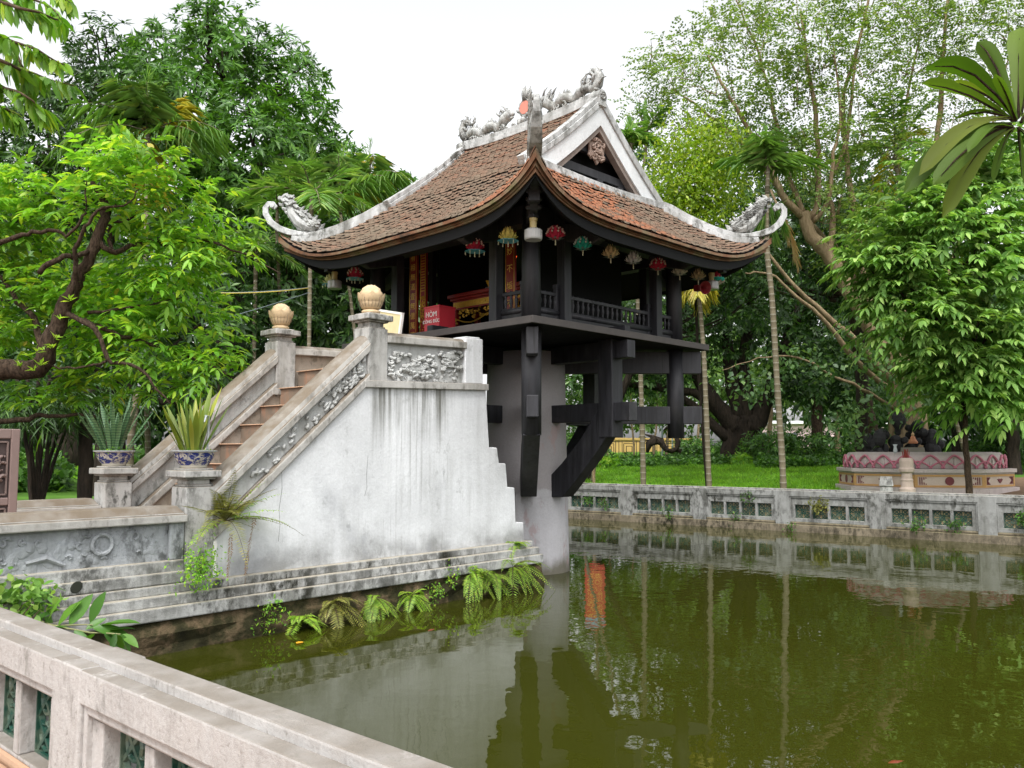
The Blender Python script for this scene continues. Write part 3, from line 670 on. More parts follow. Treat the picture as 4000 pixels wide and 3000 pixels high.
# upturned corner horns with leafy crests
def corner(sx, sy):
    q = lambda d, t, z: (sx*(d+t*c45*1), sy*(d-t*c45*1), z)
    pts = [(2.36,5.20),(2.50,5.20),(2.62,5.22),(2.74,5.28),(2.84,5.39),(2.895,5.52),(2.90,5.62),(2.865,5.69),(2.815,5.69),(2.79,5.645),(2.815,5.61)]
    wid = [.07,.075,.08,.078,.064,.048,.036,.03,.026,.024,.02]; thk = [.02,.035,.05,.052,.05,.046,.044,.04,.036,.034,.03]
    g = G(); rows = []
    for i,(d,z) in enumerate(pts):
        d0,z0 = pts[max(i-1,0)]; d1,z1 = pts[min(i+1,len(pts)-1)]; tx,tz = d1-d0,z1-z0; L_ = math.hypot(tx*1.414,tz) or 1; nd,nz_ = -tz/L_, tx*1.414/L_
        w,t = wid[i],thk[i]
        rows.append([q(d-nd*t*.7,-w,z-nz_*t),q(d-nd*t*.7,w,z-nz_*t),q(d+nd*t*.7,w*.8,z+nz_*t),q(d+nd*t*.7,-w*.8,z+nz_*t)])
    m = len(rows); g.add([p for r in rows for p in r], [(i*4+j,i*4+(j+1)%4,(i+1)*4+(j+1)%4,(i+1)*4+j) for i in range(m-1) for j in range(4)]+[(3,2,1,0),((m-1)*4,(m-1)*4+1,(m-1)*4+2,(m-1)*4+3)])
    cx, cz = 2.825, 5.645; g.tube([q(cx,-.05,cz),q(cx,.05,cz)], .034, 10)
    h = g.build('corner_horn', M['ridge'], PAG, bev=.012)
    g = G(); R = random.Random(int(sx*3+sy+20))
    base = [(2.30,5.24),(2.28,5.31),(2.34,5.38),(2.42,5.41),(2.50,5.46),(2.56,5.56),(2.60,5.67),(2.63,5.77),(2.70,5.80),(2.76,5.78),(2.75,5.73),(2.70,5.72),(2.72,5.66),(2.69,5.61),(2.66,5.50),(2.68,5.44),(2.64,5.40),(2.62,5.30),(2.52,5.25)]
    bp = [(2.34,5.27),(2.44,5.31),(2.53,5.39),(2.60,5.51),(2.635,5.64),(2.67,5.75),(2.72,5.785),(2.755,5.76),(2.745,5.72)]
    g.tube([q(d,0,z) for d,z in bp], [.05,.085,.09,.075,.06,.05,.036,.026,.016], 8)
    g.ball(q(2.37,0,5.31), .075, 8); g.ball(q(2.30,0,5.29), .05, 7)
    for i in range(11):                            # flame-like leaves fanning off its back
        t = i/10; d = lerp(2.33,2.70,t); z = lerp(5.36,5.79,t**1.2); l = .07+.05*math.sin(i*1.7)
        g.tube([q(d+.03,0,z-.05),q(d-.01,.015*(-1)**i,z+.01+l*.4),q(d-.05,0,z+l)], [.045,.034,.004], 6)
    for i in range(7):
        t = i/6; d = lerp(2.50,2.70,t); z = lerp(5.28,5.66,t); g.tube([q(d,0,z),q(d+.035,.01,z+.015),q(d+.06,0,z+.05)], [.035,.028,.004], 6)
    for s in (-1,1):
        for i in range(46):
            t = R.random(); d = lerp(2.32,2.67,t)+R.uniform(-.06,.03); z = lerp(5.28,5.70,t**1.3)+R.uniform(-.03,.05)
            pp = [Vector(q(d+.02*j-.03*math.sin(j),s*(.045+.01*math.sin(j)),z+.03*j)) for j in range(4)]; g.tube(pp, [.024,.034,.026,.004], 5)
    for (d,z) in base[1:9]:
        g.tube([Vector(q(d,0,z-.02)),Vector(q(d-.015,0,z+.03)),Vector(q(d-.045,0,z+.065))], [.04,.03,.004], 6)
    g.tube([q(2.74,-.045,5.775),q(2.74,.045,5.775)], .032, 10)
    g.build('crest', M['orn'], h, smooth=False)
for sx in (-1,1):
    for sy in (-1,1):
        corner(sx, sy)
        # hip rafter with its carved stack below the corner
        q = lambda d, t, z: (sx*(d+t*c45), sy*(d-t*c45), z)
        g = G(); g.prism([q(1.6,-.07,4.72),q(1.6,.07,4.72),q(1.6,.07,4.90),q(1.6,-.07,4.90)], Vector(q(2.42,0,4.72))-Vector(q(1.6,0,4.72)))
        pr = [(2.05,4.72),(2.05,4.84),(2.40,5.02),(2.55,5.08),(2.60,5.02),(2.45,4.88),(2.36,4.76),(2.30,4.66),(2.16,4.62)]
        g.prism([q(d,-.05,z) for d,z in pr], Vector(q(0,.10,0)))
        for i in range(5):
            for s in (-1,1): g.ball(q(2.28+.055*i, s*.055, 4.70+.075*i), .05, 8, (1,1,.75))
        g.box(-.05,.05,-.05,.05,0,.10,Matrix.Translation(q(2.19,0,4.60)))
        g.build('hip_rafter', M['wood'], PAG, bev=.008)

# ------------------------------------------------------------------ stone stair
YN0, YN1, YF0, YF1 = -.97, -.68, .90, 1.18
ST = empty('stone_stair', 'weathered white stone staircase with brick steps climbing to the wooden pagoda', 'staircase')
END = [(-1.168,.58),(-1.183,.838),(-1.34,.845),(-1.363,1.312),(-1.505,1.323),(-1.541,1.636),(-1.672,1.642),(-1.712,1.845),(-1.861,1.849),(-1.93,2.60)]
SL = [(-3.93,2.50),(-4.948,1.597),(-5.3,1.308),(-5.75,.92)]            # foot line of the sloping moulding
def slope(x, off=0):                                               # height of the sloping lines above x
    return 2.50+(x+3.93)*.872+off
for (y0,y1) in ((YN0,YN1),(YF0,YF1)):
    g = G(); poly = END+[(-3.90,2.53),(-5.72,.94),(-5.72,.58)]
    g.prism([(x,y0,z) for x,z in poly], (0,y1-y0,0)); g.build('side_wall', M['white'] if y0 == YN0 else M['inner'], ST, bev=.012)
# brick steps between the walls, stepped at the far end too
NS = [(-5.43,1.17),(-5.17,1.41),(-4.90,1.645),(-4.63,1.875),(-4.36,2.11),(-4.09,2.35),(-3.82,2.592),(-3.55,2.83)]
prof = [(-5.70,.58),(-5.70,.94)]
for i,(x,z) in enumerate(NS): prof += [(x,prof[-1][1]),(x,z)]
prof += [(-2.75,2.83),(-2.75,3.05),(-2.46,3.05),(-2.46,3.26),(-2.12,3.26),(-2.12,2.55)]+[(x-.0,z) for x,z in END[::-1]][1:]
g = G(); g.prism([(x,YN1+.002,z) for x,z in prof], (0,YF0-YN1-.004,0)); g.build('steps', M['step'], ST, bev=.012)
g = G(); R = random.Random(2)
for (x,z) in NS: g.box(x-.025,x+.05,YN1+.004,YF0-.004,z+.001,z+.014)
g.build('step_nosing', plain('worn_nosing', (.42,.27,.18), .9, .2, var=.35, sc=9), ST, bev=.005)
# sloping mouldings, relief band, round-backed handrail
def run(y0, y1, outer, mat_in):
    so = -1 if outer else 1
    def sb(name, mat, xa, xb, o0, o1, ya, yb, bev=.01):
        g = G(); g.prism([(xa,ya,slope(xa,o0)),(xb,ya,slope(xb,o0)),(xb,ya,slope(xb,o1)),(xa,ya,slope(xa,o1))], (0,yb-ya,0)); return g.build(name, mat, ST, bev=bev)
    xa, xb = -5.72, -3.86
    sb('string_moulding', M['rail'], xa, xb, 0, .125, y0-.035, y1+.02, .02)
    sb('parapet_band', M['relief2'], xa, xb, .125, .37, y0+.03, y1-.04)
    sb('rail_lip', M['rail'], xa, xb, .37, .47, y0-.03, y1+.03, .012)
    g = G(); rows = []
    for x in (xa, xb):
        r = []
        for j in range(9):
            t = math.pi*j/8; r.append((x, (y0+y1)/2-math.cos(t)*((y1-y0)/2+.005), slope(x,.47+.105*math.sin(t)**.7)))
        rows.append(r)
    g.sheet(rows); g.add([*rows[0]], [tuple(range(9))]); g.add([*rows[1]], [tuple(range(9))])
    g.build('handrail', M['rail'], ST, smooth=False, bev=.004)
run(YN0, YN1, True, None); run(YF0, YF1, False, None)
ca, sa_ = 1/math.hypot(1,.872), .872/math.hypot(1,.872)
g = G(); scrolls(g, (-5.4,YN0+.03,slope(-5.4,.13)), (ca,0,sa_), (0,0,1), (0,-1,0), 2.0, .24, 46, 5, .014, .012)
scrolls(g, (-4.35,YN0+.03,slope(-4.35,.13)), (ca,0,sa_), (0,0,1), (0,-1,0), .6, .24, 40, 6, .014, .016)
g.build('scroll_relief', M['relief2'], ST)
# newel posts with caps; lotus buds crown the upper two
def post(x0, y0, w, z0, z1, lotus):
    p = G(); p.box(x0,x0+w,y0,y0+w,z0,z1); p.box(x0+.02,x0+w-.02,y0+.02,y0+w-.02,z1,z1+.022)
    p.box(x0+.035,x0+w-.035,y0+.035,y0+w-.035,z1+.02,z1+.075)
    o = p.build('newel_post', M['newel'], ST, bev=.012)
    c = G(); c.box(x0-.005,x0+w+.005,y0-.005,y0+w+.005,z1+.068,z1+.09); c.box(x0-.045,x0+w+.045,y0-.045,y0+w+.045,z1+.088,z1+.155); c.box(x0+.01,x0+w-.01,y0+.01,y0+w-.01,z1+.153,z1+.175)
    c.build('post_cap', M['newel'], o, bev=.010)
    if lotus:
        cx, cy, zb = x0+w/2, y0+w/2, z1+.173
        l = G(); l.lathe([(.095,0),(.108,.012),(.108,.035),(.088,.048)], 24, (cx,cy,zb)); zb += .045
        l.lathe([(.06,0),(.108,.02),(.130,.07),(.136,.12),(.130,.17),(.117,.21),(.094,.25),(.06,.282),(.025,.298),(.004,.301)], 24, (cx,cy,zb))
        for ring,(n,z0_,z1_,r0,r1,rt) in enumerate(((5,.005,.20,.075,.148,.158),(5,.10,.255,.125,.137,.097),(5,.19,.30,.115,.097,.03))):
            for i in range(n):
                a = 2*math.pi*(i+.5*ring+.28)/n; hw = math.pi/n*1.02; rows = []
                for j in range(6):
                    t = j/5; zz = lerp(z0_,z1_,t); rr = lerp(lerp(r0,r1,min(1,t*1.6)), rt, max(0,(t-.6)/.4)) ; wf = math.sin(math.pi*min(.96,.22+t*.72))**.8 if t > .4 else lerp(.75,1,t/.4)
                    rows.append([(cx+(rr+.008*(1-k_*k_))*math.cos(a+hw*wf*k_), cy+(rr+.008*(1-k_*k_))*math.sin(a+hw*wf*k_), zb+zz-.012*abs(k_)**2*t) for k_ in (-1,-.5,0,.5,1)])
                l.sheet(rows)
        l.build('lotus_bud', M['stone'], o, smooth=True)
        ln = G()
        for i in range(5):
            a = 2*math.pi*(i+.28)/5
            for s in (-1,0,1):
                aa = a+s*.30; pts = [(cx+math.cos(aa)*r, cy+math.sin(aa)*r, zb+z) for r,z in ((.110,.03),(.137,.07),(.147,.12),(.152,.17 if s==0 else .15))]
                ln.tube(pts, .0022, 4)
            aa = a+math.pi/5; ln.tube([(cx+math.cos(aa)*r, cy+math.sin(aa)*r, zb+z) for r,z in ((.09,.012),(.128,.05),(.143,.10),(.146,.14))], .0032, 4)
        ln.build('petal_line', plain('dark_petal_line', (.12,.09,.07), .9), o)
post(-3.878, YN0-.004, .284, 2.55, 3.215, True); post(-3.878, YF0-.012, .284, 2.50, 3.215, True)
post(-6.006, YN0-.004, .29, .56, 1.46, False); post(-6.006, YF0-.10, .29, .56, 1.46, False)
# landing parapets: ledge, relief panel, coping and end post (all rise slightly towards the pagoda)
TL = lambda p: (p[0], p[1], p[2]+(p[0]+3.93)*.037)
def tilt(g): g.v = [TL(p) for p in g.v]; return g
for near in (True, False):
    y0, y1 = (YN0, YN1) if near else (YF0, YF1); s = -1 if near else 1
    yo = y0 if near else y1
    g = G(); g.box(-3.945,-1.915,y0-.04,y1+.04,2.515,2.598); tilt(g).build('ledge', M['rail'], ST, bev=.008)
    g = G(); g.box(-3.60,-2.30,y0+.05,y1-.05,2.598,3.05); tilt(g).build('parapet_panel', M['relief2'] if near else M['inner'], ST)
    g = G(); g.box(-3.597,-2.29,y0-.015,y1+.015,3.045,3.13); g.box(-3.597,-2.29,y0+.02,y1-.02,3.13,3.172,top=.03); tilt(g).build('coping', M['rail'], ST, bev=.01)
    g = G(); g.box(-2.315,-1.99,y0-.004,y1+.004,2.598,3.185); g.box(-2.28,-2.02,y0+.02,y1-.02,3.185,3.21); tilt(g).build('end_post', M['white'], ST, bev=.012)
g = G(); scrolls(g, (-3.58,YN0+.05,2.63), (1,0,.037), (0,0,1), (0,-1,0), .85, .34, 60, 21, .017, .018)
lumps(g, (-3.58,YN0+.05,2.61), (1,0,.037), (0,0,1), (0,-1,0), 1.2, .16, 60, 22, .015, .032, .9)
scrolls(g, (-2.80,YN0+.05,2.78), (1,0,.037), (0,0,1), (0,-1,0), .48, .28, 34, 23, .016, .02)
for i in range(13):                                    # reed fan and the little house of the carved scene
    a = lerp(-.9,.9,i/12); c = Vector((-3.13,YN0+.045,2.66)); g.tube([c, c+Vector((math.sin(a)*.13,-.02,.12)), c+Vector((math.sin(a)*.22,-.025,.20*math.cos(a*.7)))], [.012,.018,.008], 5)
g.box(-2.66,-2.50,YN0+.015,YN0+.05,2.86,2.97); g.prism([(-2.72,YN0+.05,2.965),(-2.44,YN0+.05,2.965),(-2.51,YN0+.05,3.01),(-2.65,YN0+.05,3.01)], (0,-.05,0)); g.box(-2.70,-2.46,YN0+.01,YN0+.05,2.85,2.865)
g.tube([(-2.55+.10*math.cos(t*.3),YN0+.03,2.90+.14*math.sin(t*.3)) for t in range(-3,11)], .014, 5)
g.build('carved_scene', M['relief2'], ST)
g = G(); R = random.Random(12); zz_ = [.60+.05*i for i in range(9)]
L_ = [(-5.712+R.uniform(-.006,.006), z) for z in zz_]; R_ = [(-5.685+R.uniform(-.008,.008), z) for z in zz_]
g.prism([(x,YN0-.012,z) for x,z in L_+R_[::-1]], (0,.012,0)); g.build('mortar_strip', M['paint'], ST)
for pts in (((-4.98,1.60),(-4.97,1.42),(-5.0,1.2),(-4.985,1.05),(-5.0,.88)), ((-3.86,1.75),(-3.88,1.52),(-3.87,1.40),(-3.90,1.30))):
    g = G(); g.tube([(x,YN0-.0005,z) for x,z in pts], .0016, 4); g.build('crack', M['hollow'], ST)
# plinth of three weathered courses round the base and a rough stone foundation
for name, x0, e, z0, z1 in (('plinth_course',-1.085,.085,.505,.59),('plinth_course',-1.02,.15,.41,.508),('plinth_course',-.985,.19,.295,.413)):
    g = G(); g.box(-8.4, x0, YN0-e, YF1+e, z0, z1); g.build(name, M['plinth'], ST, bev=.012)
g = G(); R = random.Random(8)
xs_ = [-8.4+i*.32 for i in range(24)]+[-.96]
rows = []
for z in (-.6,-.05,.08,.18,.292): rows.append([(x, YN0-.165+R.uniform(-.035,.03)-(.0 if z<.2 else -.03), z) for x in xs_]+[(-.955+R.uniform(-.02,.02), y, z) for y in (YN0-.13,-.6,-.2,.2,.6,YF1+.16)]+[(x, YF1+.16, z) for x in xs_[::-1]])
g.sheet(rows); g.build('foundation', M['found'], ST, fix=False)
# ------------------------------------------------------------------ low approach walls with relief and the causeway floor
g = G(); g.box(-8.42,-6.01,YN0+.2,YF1-.2,.2,.93); tag(g.build('causeway_floor', M['walk']), kind='structure')
for near in (True, False):
    y0, y1 = (YN0-.02, YN1) if near else (YF0, YF1)
    lw = empty('approach_wall', 'low relief-carved wall left of the stair, nearest the pond corner' if near else 'low blotchy wall running behind the carved one, up to the farther potted post', 'wall', (-7.2,(y0+y1)/2,0), 0, 'low walls flanking the stair approach')
    mm = Matrix.Translation((7.2,-(y0+y1)/2,0))
    g = G(); g.box(-8.40,-6.02,y0+.04,y1-.04,.59,1.15); g.build('wall_core', M['relief'], lw, m=mm)
    g = G(); g.box(-8.40,-6.02,y0-.02,y1,.592,.80); g.box(-8.4,-6.02,y0-.05,y1,.592,.70); g.build('wall_base', M['plinth'], lw, bev=.014, m=mm)
    g = G(); g.box(-8.40,-6.012,y0-.05,y1+.05,1.14,1.215); g.box(-8.40,-6.012,y0-.01,y1+.01,1.215,1.29,top=.06); g.build('coping', M['rail'], lw, bev=.012, m=mm)
    g = G(); g.box(-6.16,-6.02,y0-.0,y1,.80,1.14); g.build('pilaster', M['relief'], lw, bev=.008, m=mm)
    if near:
        g = G(); scrolls(g, (-8.3,y0+.04,.84), (1,0,0), (0,0,1), (0,-1,0), 2.0, .29, 34, 31, .011, .002); lumps(g, (-8.3,y0+.04,.82), (1,0,0), (0,0,1), (0,-1,0), 2.1, .30, 60, 32, .02, .055, .22)
        h = G(); h.lathe([(.05,0),(.045,.004)], 12, wob=lambda t,j: 1+.10*math.sin(2*t)); h.build('drain_hole', M['hollow'], lw, m=mm@Matrix.Translation((-6.98,y0-.052,.66))@Matrix.Rotation(rad(90),4,'X'))  # drain hole is a flat dark disc, its inner shade painted as colour
        g.tube([(-6.75+.085*math.cos(t*.33),y0+.03,.99+.085*math.sin(t*.33)) for t in range(20)], .02, 6)
        g.tube([(-7.35,y0+.04,.88),(-7.2,y0+.03,.91),(-7.05,y0+.035,.84)], [.02,.025,.015], 6)
        g.build('stucco_relief', M['relief'], lw, m=mm)

# ------------------------------------------------------------------ pond balustrades
def lattice():
    g = G(); w, h = .17, .155
    for s in (-1,1): g.box(s*w-.012,s*w+.012,-.02,.02,-h,h); g.box(-w,w,-.02,.02,s*h-.012,s*h+.012)
    for ix in (-1,1):
        for iz in (-1,1):
            c = (ix*w/2, iz*h/2)
            g.tube([(c[0]+.062*math.cos(t*.5236),0,c[1]+.058*math.sin(t*.5236)) for t in range(13)], .011, 6)
    for p,q in (((-w,-h),(w,h)),((-w,h),(w,-h))): g.bar((p[0],0,p[1]),(q[0],0,q[1]), .018, .024, (0,1,0))
    g.tube([(.05*math.cos(t*.5236),0,.05*math.sin(t*.5236)) for t in range(13)], .011, 6)
    for s in (-1,1):
        g.bar((s*w,0,0),(0,0,s*h),.018,.022,(0,1,0)); g.bar((s*w,0,0),(0,0,-s*h),.018,.022,(0,1,0))
    return g.mesh('lattice_tile', M['ceram'])
LAT = lattice()
def balustrade(root, bays, mat, foot, top, backed, z0=-.3):
    "runs along local x; the front faces local -y; bays = list of post centres"
    pw = .335 if backed else .27; zt = top
    p0, p1 = bays[0], bays[-1]
    g = G(); g.box(p0-1,p1+1,-.055,.055,zt-.075,zt); g.build('coping', mat, root, bev=.008)
    g = G(); g.box(p0-1,p1+1,-.125,.125,zt-.165,zt-.037); g.build('top_rail', mat, root, bev=.008)
    g = G(); g.box(p0-1,p1+1,-.135,.135,z0,.17 if backed else .40); g.box(p0-1,p1+1,-.105,.105,.17 if backed else .40,.225 if backed else .45); g.build('base_course', foot, root, bev=.02)
    for x in bays:
        g = G(); g.box(x-pw/2,x+pw/2,-.128,.128,.0 if backed else .30,zt-.03); g.build('post', mat, root, bev=.01)
    zo, zh = (.305,.30) if backed else (.47,.31)
    for a, b in zip(bays, bays[1:]):
        x0, x1 = a+pw/2, b-pw/2; w = x1-x0; n = 4; ow = .335; mw = (w-n*ow-.10)/(n+1)
        g = G(); za, zb = (.225 if backed else .45), zt-.165
        # recessed frame round four openings
        g.box(x0,x1,-.085,.085,za,zo); g.box(x0,x1,-.085,.085,zo+zh,zb)
        xs = x0
        for i in range(n+1):
            e = mw+(.05 if i in (0,n) else 0); g.box(xs,xs+e,-.085,.085,zo,zo+zh); xs += e+ow
        g.box(x0,x0+.03,-.11,.11,za,zb); g.box(x1-.03,x1,-.11,.11,za,zb); g.box(x0+.03,x1-.03,-.11,.11,zb-.035,zb); 
        pn = g.build('panel', mat, root, bev=.006)
        for i in range(n):
            o = bpy.data.objects.new('lattice_tile', LAT); link(o, pn); o.location = (x0+mw+.05+i*(ow+mw)+ow/2, 0, zo+zh/2)
        if backed:
            g = G(); g.box(x0+.01,x1-.01,.03,.06,zo-.01,zo+zh+.01); g.build('backing', backed, pn)
FB = empty('pond_balustrade', 'grey stained balustrade with green lattice tiles along the far side of the pond', 'balustrade', (8.73,-.463,0), rad(2.4)+rad(-90), 'balustrades round the pond')
# local x runs towards -Y; front (-y local) must face the camera side (-X)
FB.rotation_euler = (0,0,rad(2.4)-rad(90))
bays = [-10.34+2.06*i for i in range(11)]
off = -(.2)-bays[5]                          # a post stands .2 m left of the survey origin
balustrade(FB, [b+off for b in bays], M['farbal'], M['farfoot'], .955, M['back'])
NB = empty('pond_balustrade', 'pale pinkish balustrade with wide flat coping crossing the bottom left corner', 'balustrade', (-8.425,0,0), rad(90), 'balustrades round the pond')
# local x along +Y, local -y faces +X; mirror is symmetric so no matter
balustrade(NB, [-13.235+2.06*i for i in range(7)], M['bal'], M['balfoot'], 1.0, None, -.4)

# ------------------------------------------------------------------ things in and around the pavilion
from mathutils import Euler
PR = Matrix.Rotation(PHI, 4, 'Z')
def pw(x,y,z): return PR @ Vector((x,y,z))
def lotus(name, label, loc, mat, leafmat_, r=.125, tips=None):
    o = empty(name, label, 'lantern', pw(loc[0],loc[1],loc[2]-.02), PHI, 'lotus lanterns hanging under the eaves')
    g = G()
    for ring,(n,zb,zt,r0,rm,rt) in enumerate(((9,-.07,-.015,.03,.095,.125),(9,-.065,.035,.03,.092,.105),(8,-.05,.075,.03,.075,.075),(6,-.03,.11,.02,.045,.03))):
        for i in range(n):
            a = 2*math.pi*(i+.5*(ring%2))/n; hw = math.pi/n*1.05; rows = []
            for t in (0,.35,.7,1):
                rr = lerp(r0,rm,t/.7) if t < .7 else lerp(rm,rt,(t-.7)/.3); zz = lerp(zb,zt,t); wf = (.6,1,.75,.06)[int(round(t*3))]
                rows.append([(rr*math.cos(a+hw*wf*k_)*r/.125, rr*math.sin(a+hw*wf*k_)*r/.125, zz-.012*abs(k_)) for k_ in (-1,0,1)])
            g.sheet(rows)
    g.build('petals', mat, o, fix=False)
    if tips:
        t_ = G()
        for ring,(n,z,rr) in enumerate(((9,.022,.112),(8,.06,.093),(6,.09,.06))):
            for i in range(n):
                a = 2*math.pi*(i+.5*(ring%2))/n; t_.ball((rr*math.cos(a),rr*math.sin(a),z-.02), .014, 5)
        t_.build('petal_spots', tips, o)
    full = leafmat_ is teal; l = G()
    if full: l.lathe([(.02,-.075),(.09,-.07),(.125,-.078),(.127,-.086),(.09,-.082),(.02,-.085)], 24, wob=lambda t,j: 1+.07*math.sin(6*t))
    else:
        for i in range(7):
            a = 2*math.pi*i/7+.2; l.sheet([[(r_*math.cos(a+k_*w_), r_*math.sin(a+k_*w_), z_) for k_ in (-1,0,1)] for r_,z_,w_ in ((.02,-.07,.5),(.07,-.075,.32),(.115,-.068,.04))])
    l.build('leaf_disc', leafmat_, o, fix=full)
    b = G()
    for i in range(6):
        a = 2*math.pi*i/6+.3
        for j in range(3 if full else 0): b.ball((.122*math.cos(a),.122*math.sin(a),-.095-j*.016), .0075, 5)
    for j in range(4): b.ball((0,0,-.095-j*.018), .009, 5)
    b.build('bead_tassel', M['goldtxt' ] if False else plain('cream_bead', (.50,.46,.30), .4), o)
    s = G(); s.tube([(0,0,.10),(0,0,.30)], .0025, 4); s.build('string', M['iron'], o)
    return o
pet = {k: plain(k+'_lotus_paper', c, .7, .2, var=.25, sc=30) for k,c in dict(red=(.50,.03,.07), yellow=(.75,.64,.18), cream=(.70,.66,.32), teal=(.03,.36,.28), tan=(.62,.48,.28), grey=(.58,.58,.60), faded=(.52,.48,.40), brown=(.44,.33,.20), mixed=(.55,.46,.38)).items()}
teal = plain('turquoise_leaf_disc', (.06,.27,.33), .5); greyd = plain('faded_leaf_disc', (.14,.16,.16), .6); spots = plain('pale_petal_spot', (.60,.42,.36), .6)
LN = [('yellow',(-2.1,-1.675,4.53),teal,None,'bright yellow lotus lantern above a turquoise disc, beside the corner lamp'),
 ('red',(-2.1,-1.065,4.50),teal,spots,'red lotus lantern with turquoise disc above the carved altar'),
 ('red',(-2.1,1.605,4.525),teal,spots,'red lotus lantern with turquoise disc above the stair lotus bud'),
 ('cream',(-2.1,2.265,4.52),teal,None,'pale yellow lotus lantern at the pagoda corner behind the stair'),
 ('red',(-1.685,-2.1,4.55),greyd,spots,'red lotus lantern without leaf disc just right of the near corner post'),
 ('teal',(-1.146,-2.1,4.51),greyd,plain('white_spot',(.5,.55,.5),.6),'teal green lotus lantern under the right-hand eave'),
 ('tan',(-.558,-2.1,4.505),greyd,None,'tan lotus lantern between the teal one and the silver grey one'),
 ('grey',(-.044,-2.1,4.505),greyd,None,'silver grey lotus lantern under the middle of the right-hand eave'),
 ('red',(.552,-2.1,4.51),greyd,spots,'red lotus lantern between two grey ones under the right-hand eave'),
 ('faded',(1.117,-2.1,4.52),greyd,None,'faded grey-beige lotus lantern hanging past the red one'),
 ('brown',(1.628,-2.1,4.525),greyd,None,'brownish lotus lantern hanging in front of the yellow palm fronds'),
 ('mixed',(2.183,-2.1,4.525),greyd,None,'small lotus lantern with red and green petals at the far right corner')]
for c,l,d,t,lab in LN:
    o = lotus('lotus_lantern', lab, l, pet[c], d, tips=t)
    if c == 'mixed':
        g = G(); g.ball((0,0,.07), .055, 7, (1,1,1.2)); g.build('red_heart', pet['red'], o); g = G(); g.lathe([(.09,-.03),(.118,.0),(.11,.03)], 12, cap=False); g.build('green_petal_ring', pet['teal'], o)
def corner_lamp(x, y, lab):
    o = empty('corner_lamp', lab, 'lamp', pw(x,y,4.40), PHI, 'ribbed glass lamps at the roof corners')
    g = G(); g.lathe([(.10,-.068),(.108,-.05),(.108,.05),(.09,.066),(.03,.07)], 40, wob=lambda t,j: 1+.018*(int(t*20/3.1416)%2)); g.build('glass_shade', M['glass'], o)
    g = G(); g.lathe([(.042,.066),(.042,.165),(.05,.17),(.05,.20)], 14); g.build('neck', M['lampneck'], o)
corner_lamp(-2.185,-2.185,'round ribbed glass lamp on yellow neck at the near roof corner'); corner_lamp(-2.12,2.12,'ribbed glass lamp half hidden behind the pale yellow lotus lantern'); corner_lamp(2.07,-2.07,'ribbed glass lamp at the far right roof corner beside a red horn')
o = empty('horn_speaker', 'dark red horn speaker under the far right roof corner', 'speaker', pw(1.93,-1.95,4.36), PHI)
g = G(); g.lathe([(.02,0),(.03,.05),(.05,.09),(.10,.14),(.105,.145),(.09,.135),(.025,.05)], 18, cap=False); g.build('horn', plain('dark_red_plastic', (.16,.008,.012), .5), o, m=Matrix.Rotation(rad(100),4,'X')@Matrix.Rotation(rad(-25),4,'Y'))
g = G(); g.box(-.05,.05,-.01,.10,-.05,.05); g.build('driver', bpy.data.materials['dark_red_plastic'], o, bev=.015)
g = G(); g.tube([(0,.03,.04),(0,.03,.32)], .012, 6); g.build('bracket', M['iron'], o)

def text(parent, body, loc, rot, size, mat, name='lettering', align='CENTER'):
    c = bpy.data.curves.new(name, 'FONT'); c.body = body; c.size = size; c.align_x = align; c.align_y = 'CENTER'; c.extrude = .002; c.space_line = .95
    tmp = bpy.data.objects.new(name, c); COL.objects.link(tmp); bpy.context.view_layer.update()
    me = bpy.data.meshes.new_from_object(tmp.evaluated_get(bpy.context.evaluated_depsgraph_get())); bpy.data.objects.remove(tmp); me.materials.clear(); me.materials.append(mat)
    o = bpy.data.objects.new(name, me); link(o, parent); o.location = loc; o.rotation_euler = rot; return o
FX = (rad(90),0,rad(-90))                    # faces -X
# donation box on the floor edge
o = empty('donation_box', 'red metal donation box with white stencilled letters on the pagoda floor', 'box', pw(-1.76,.20,3.463), PHI)
g = G(); g.box(0,.31,-.165,.16,.0,.40); g.build('body', M['redbox'], o, bev=.006)
g = G(); g.box(-.008,.318,-.173,.168,.385,.41); g.box(-.006,.316,-.171,.166,.0,.03); g.build('rim', M['redbox'], o, bev=.004)
text(o, 'HÒM', (-.006,0,.285), FX, .105, M['paint']); text(o, 'CÔNG ĐỨC', (-.006,0,.185), FX, .066, M['paint'])
# altar table with gilded apron
o = empty('altar_table', 'red lacquered altar table with gilded carved apron inside the pagoda', 'table', pw(-.62,0,3.453), PHI)
g = G(); g.box(-.32,.35,-.95,.80,.70,.76); g.box(-.29,.3,-.92,.77,.66,.70); g.build('tabletop', M['lacquer'], o, bev=.01)
g = G(); g.box(-.26,.28,-.88,.73,.52,.66); g.build('frieze', M['lacquer'], o)
g = G(); g.box(-.268,-.26,-.86,.71,.545,.635); 
for i in range(30): g.box(-.275,-.262,-.84+i*.052,-.81+i*.052,.56+.012*(i%3),.60+.012*((i+1)%3))
scrolls(g, (-.265,.70,.34), (0,-1,0), (0,0,1), (-1,0,0), 1.55, .19, 70, 41, .011, .006); g.tube([(-.27,.70-1.52*t,.40-.10*abs(math.sin(t*6.28))) for t in [i/24 for i in range(25)]], .012, 5)
for s in (.715,-.865): g.tube([(-.27,s,.02),(-.275,s-.0,.25),(-.27,s,.52)], .016, 6)
scrolls(g, (-.265,.71,.08), (0,-1,0), (0,0,1), (-1,0,0), .11, .34, 12, 42, .010, .006)
g.build('gilded_apron', M['gold'], o)
for (x,y) in ((-.22,.70),(-.22,-.85),(.24,.70),(.24,-.85)):
    g = G(); g.box(x-.04,x+.04,y-.04,y+.04,0,.52); g.build('leg', M['lacquer'], o, bev=.01)
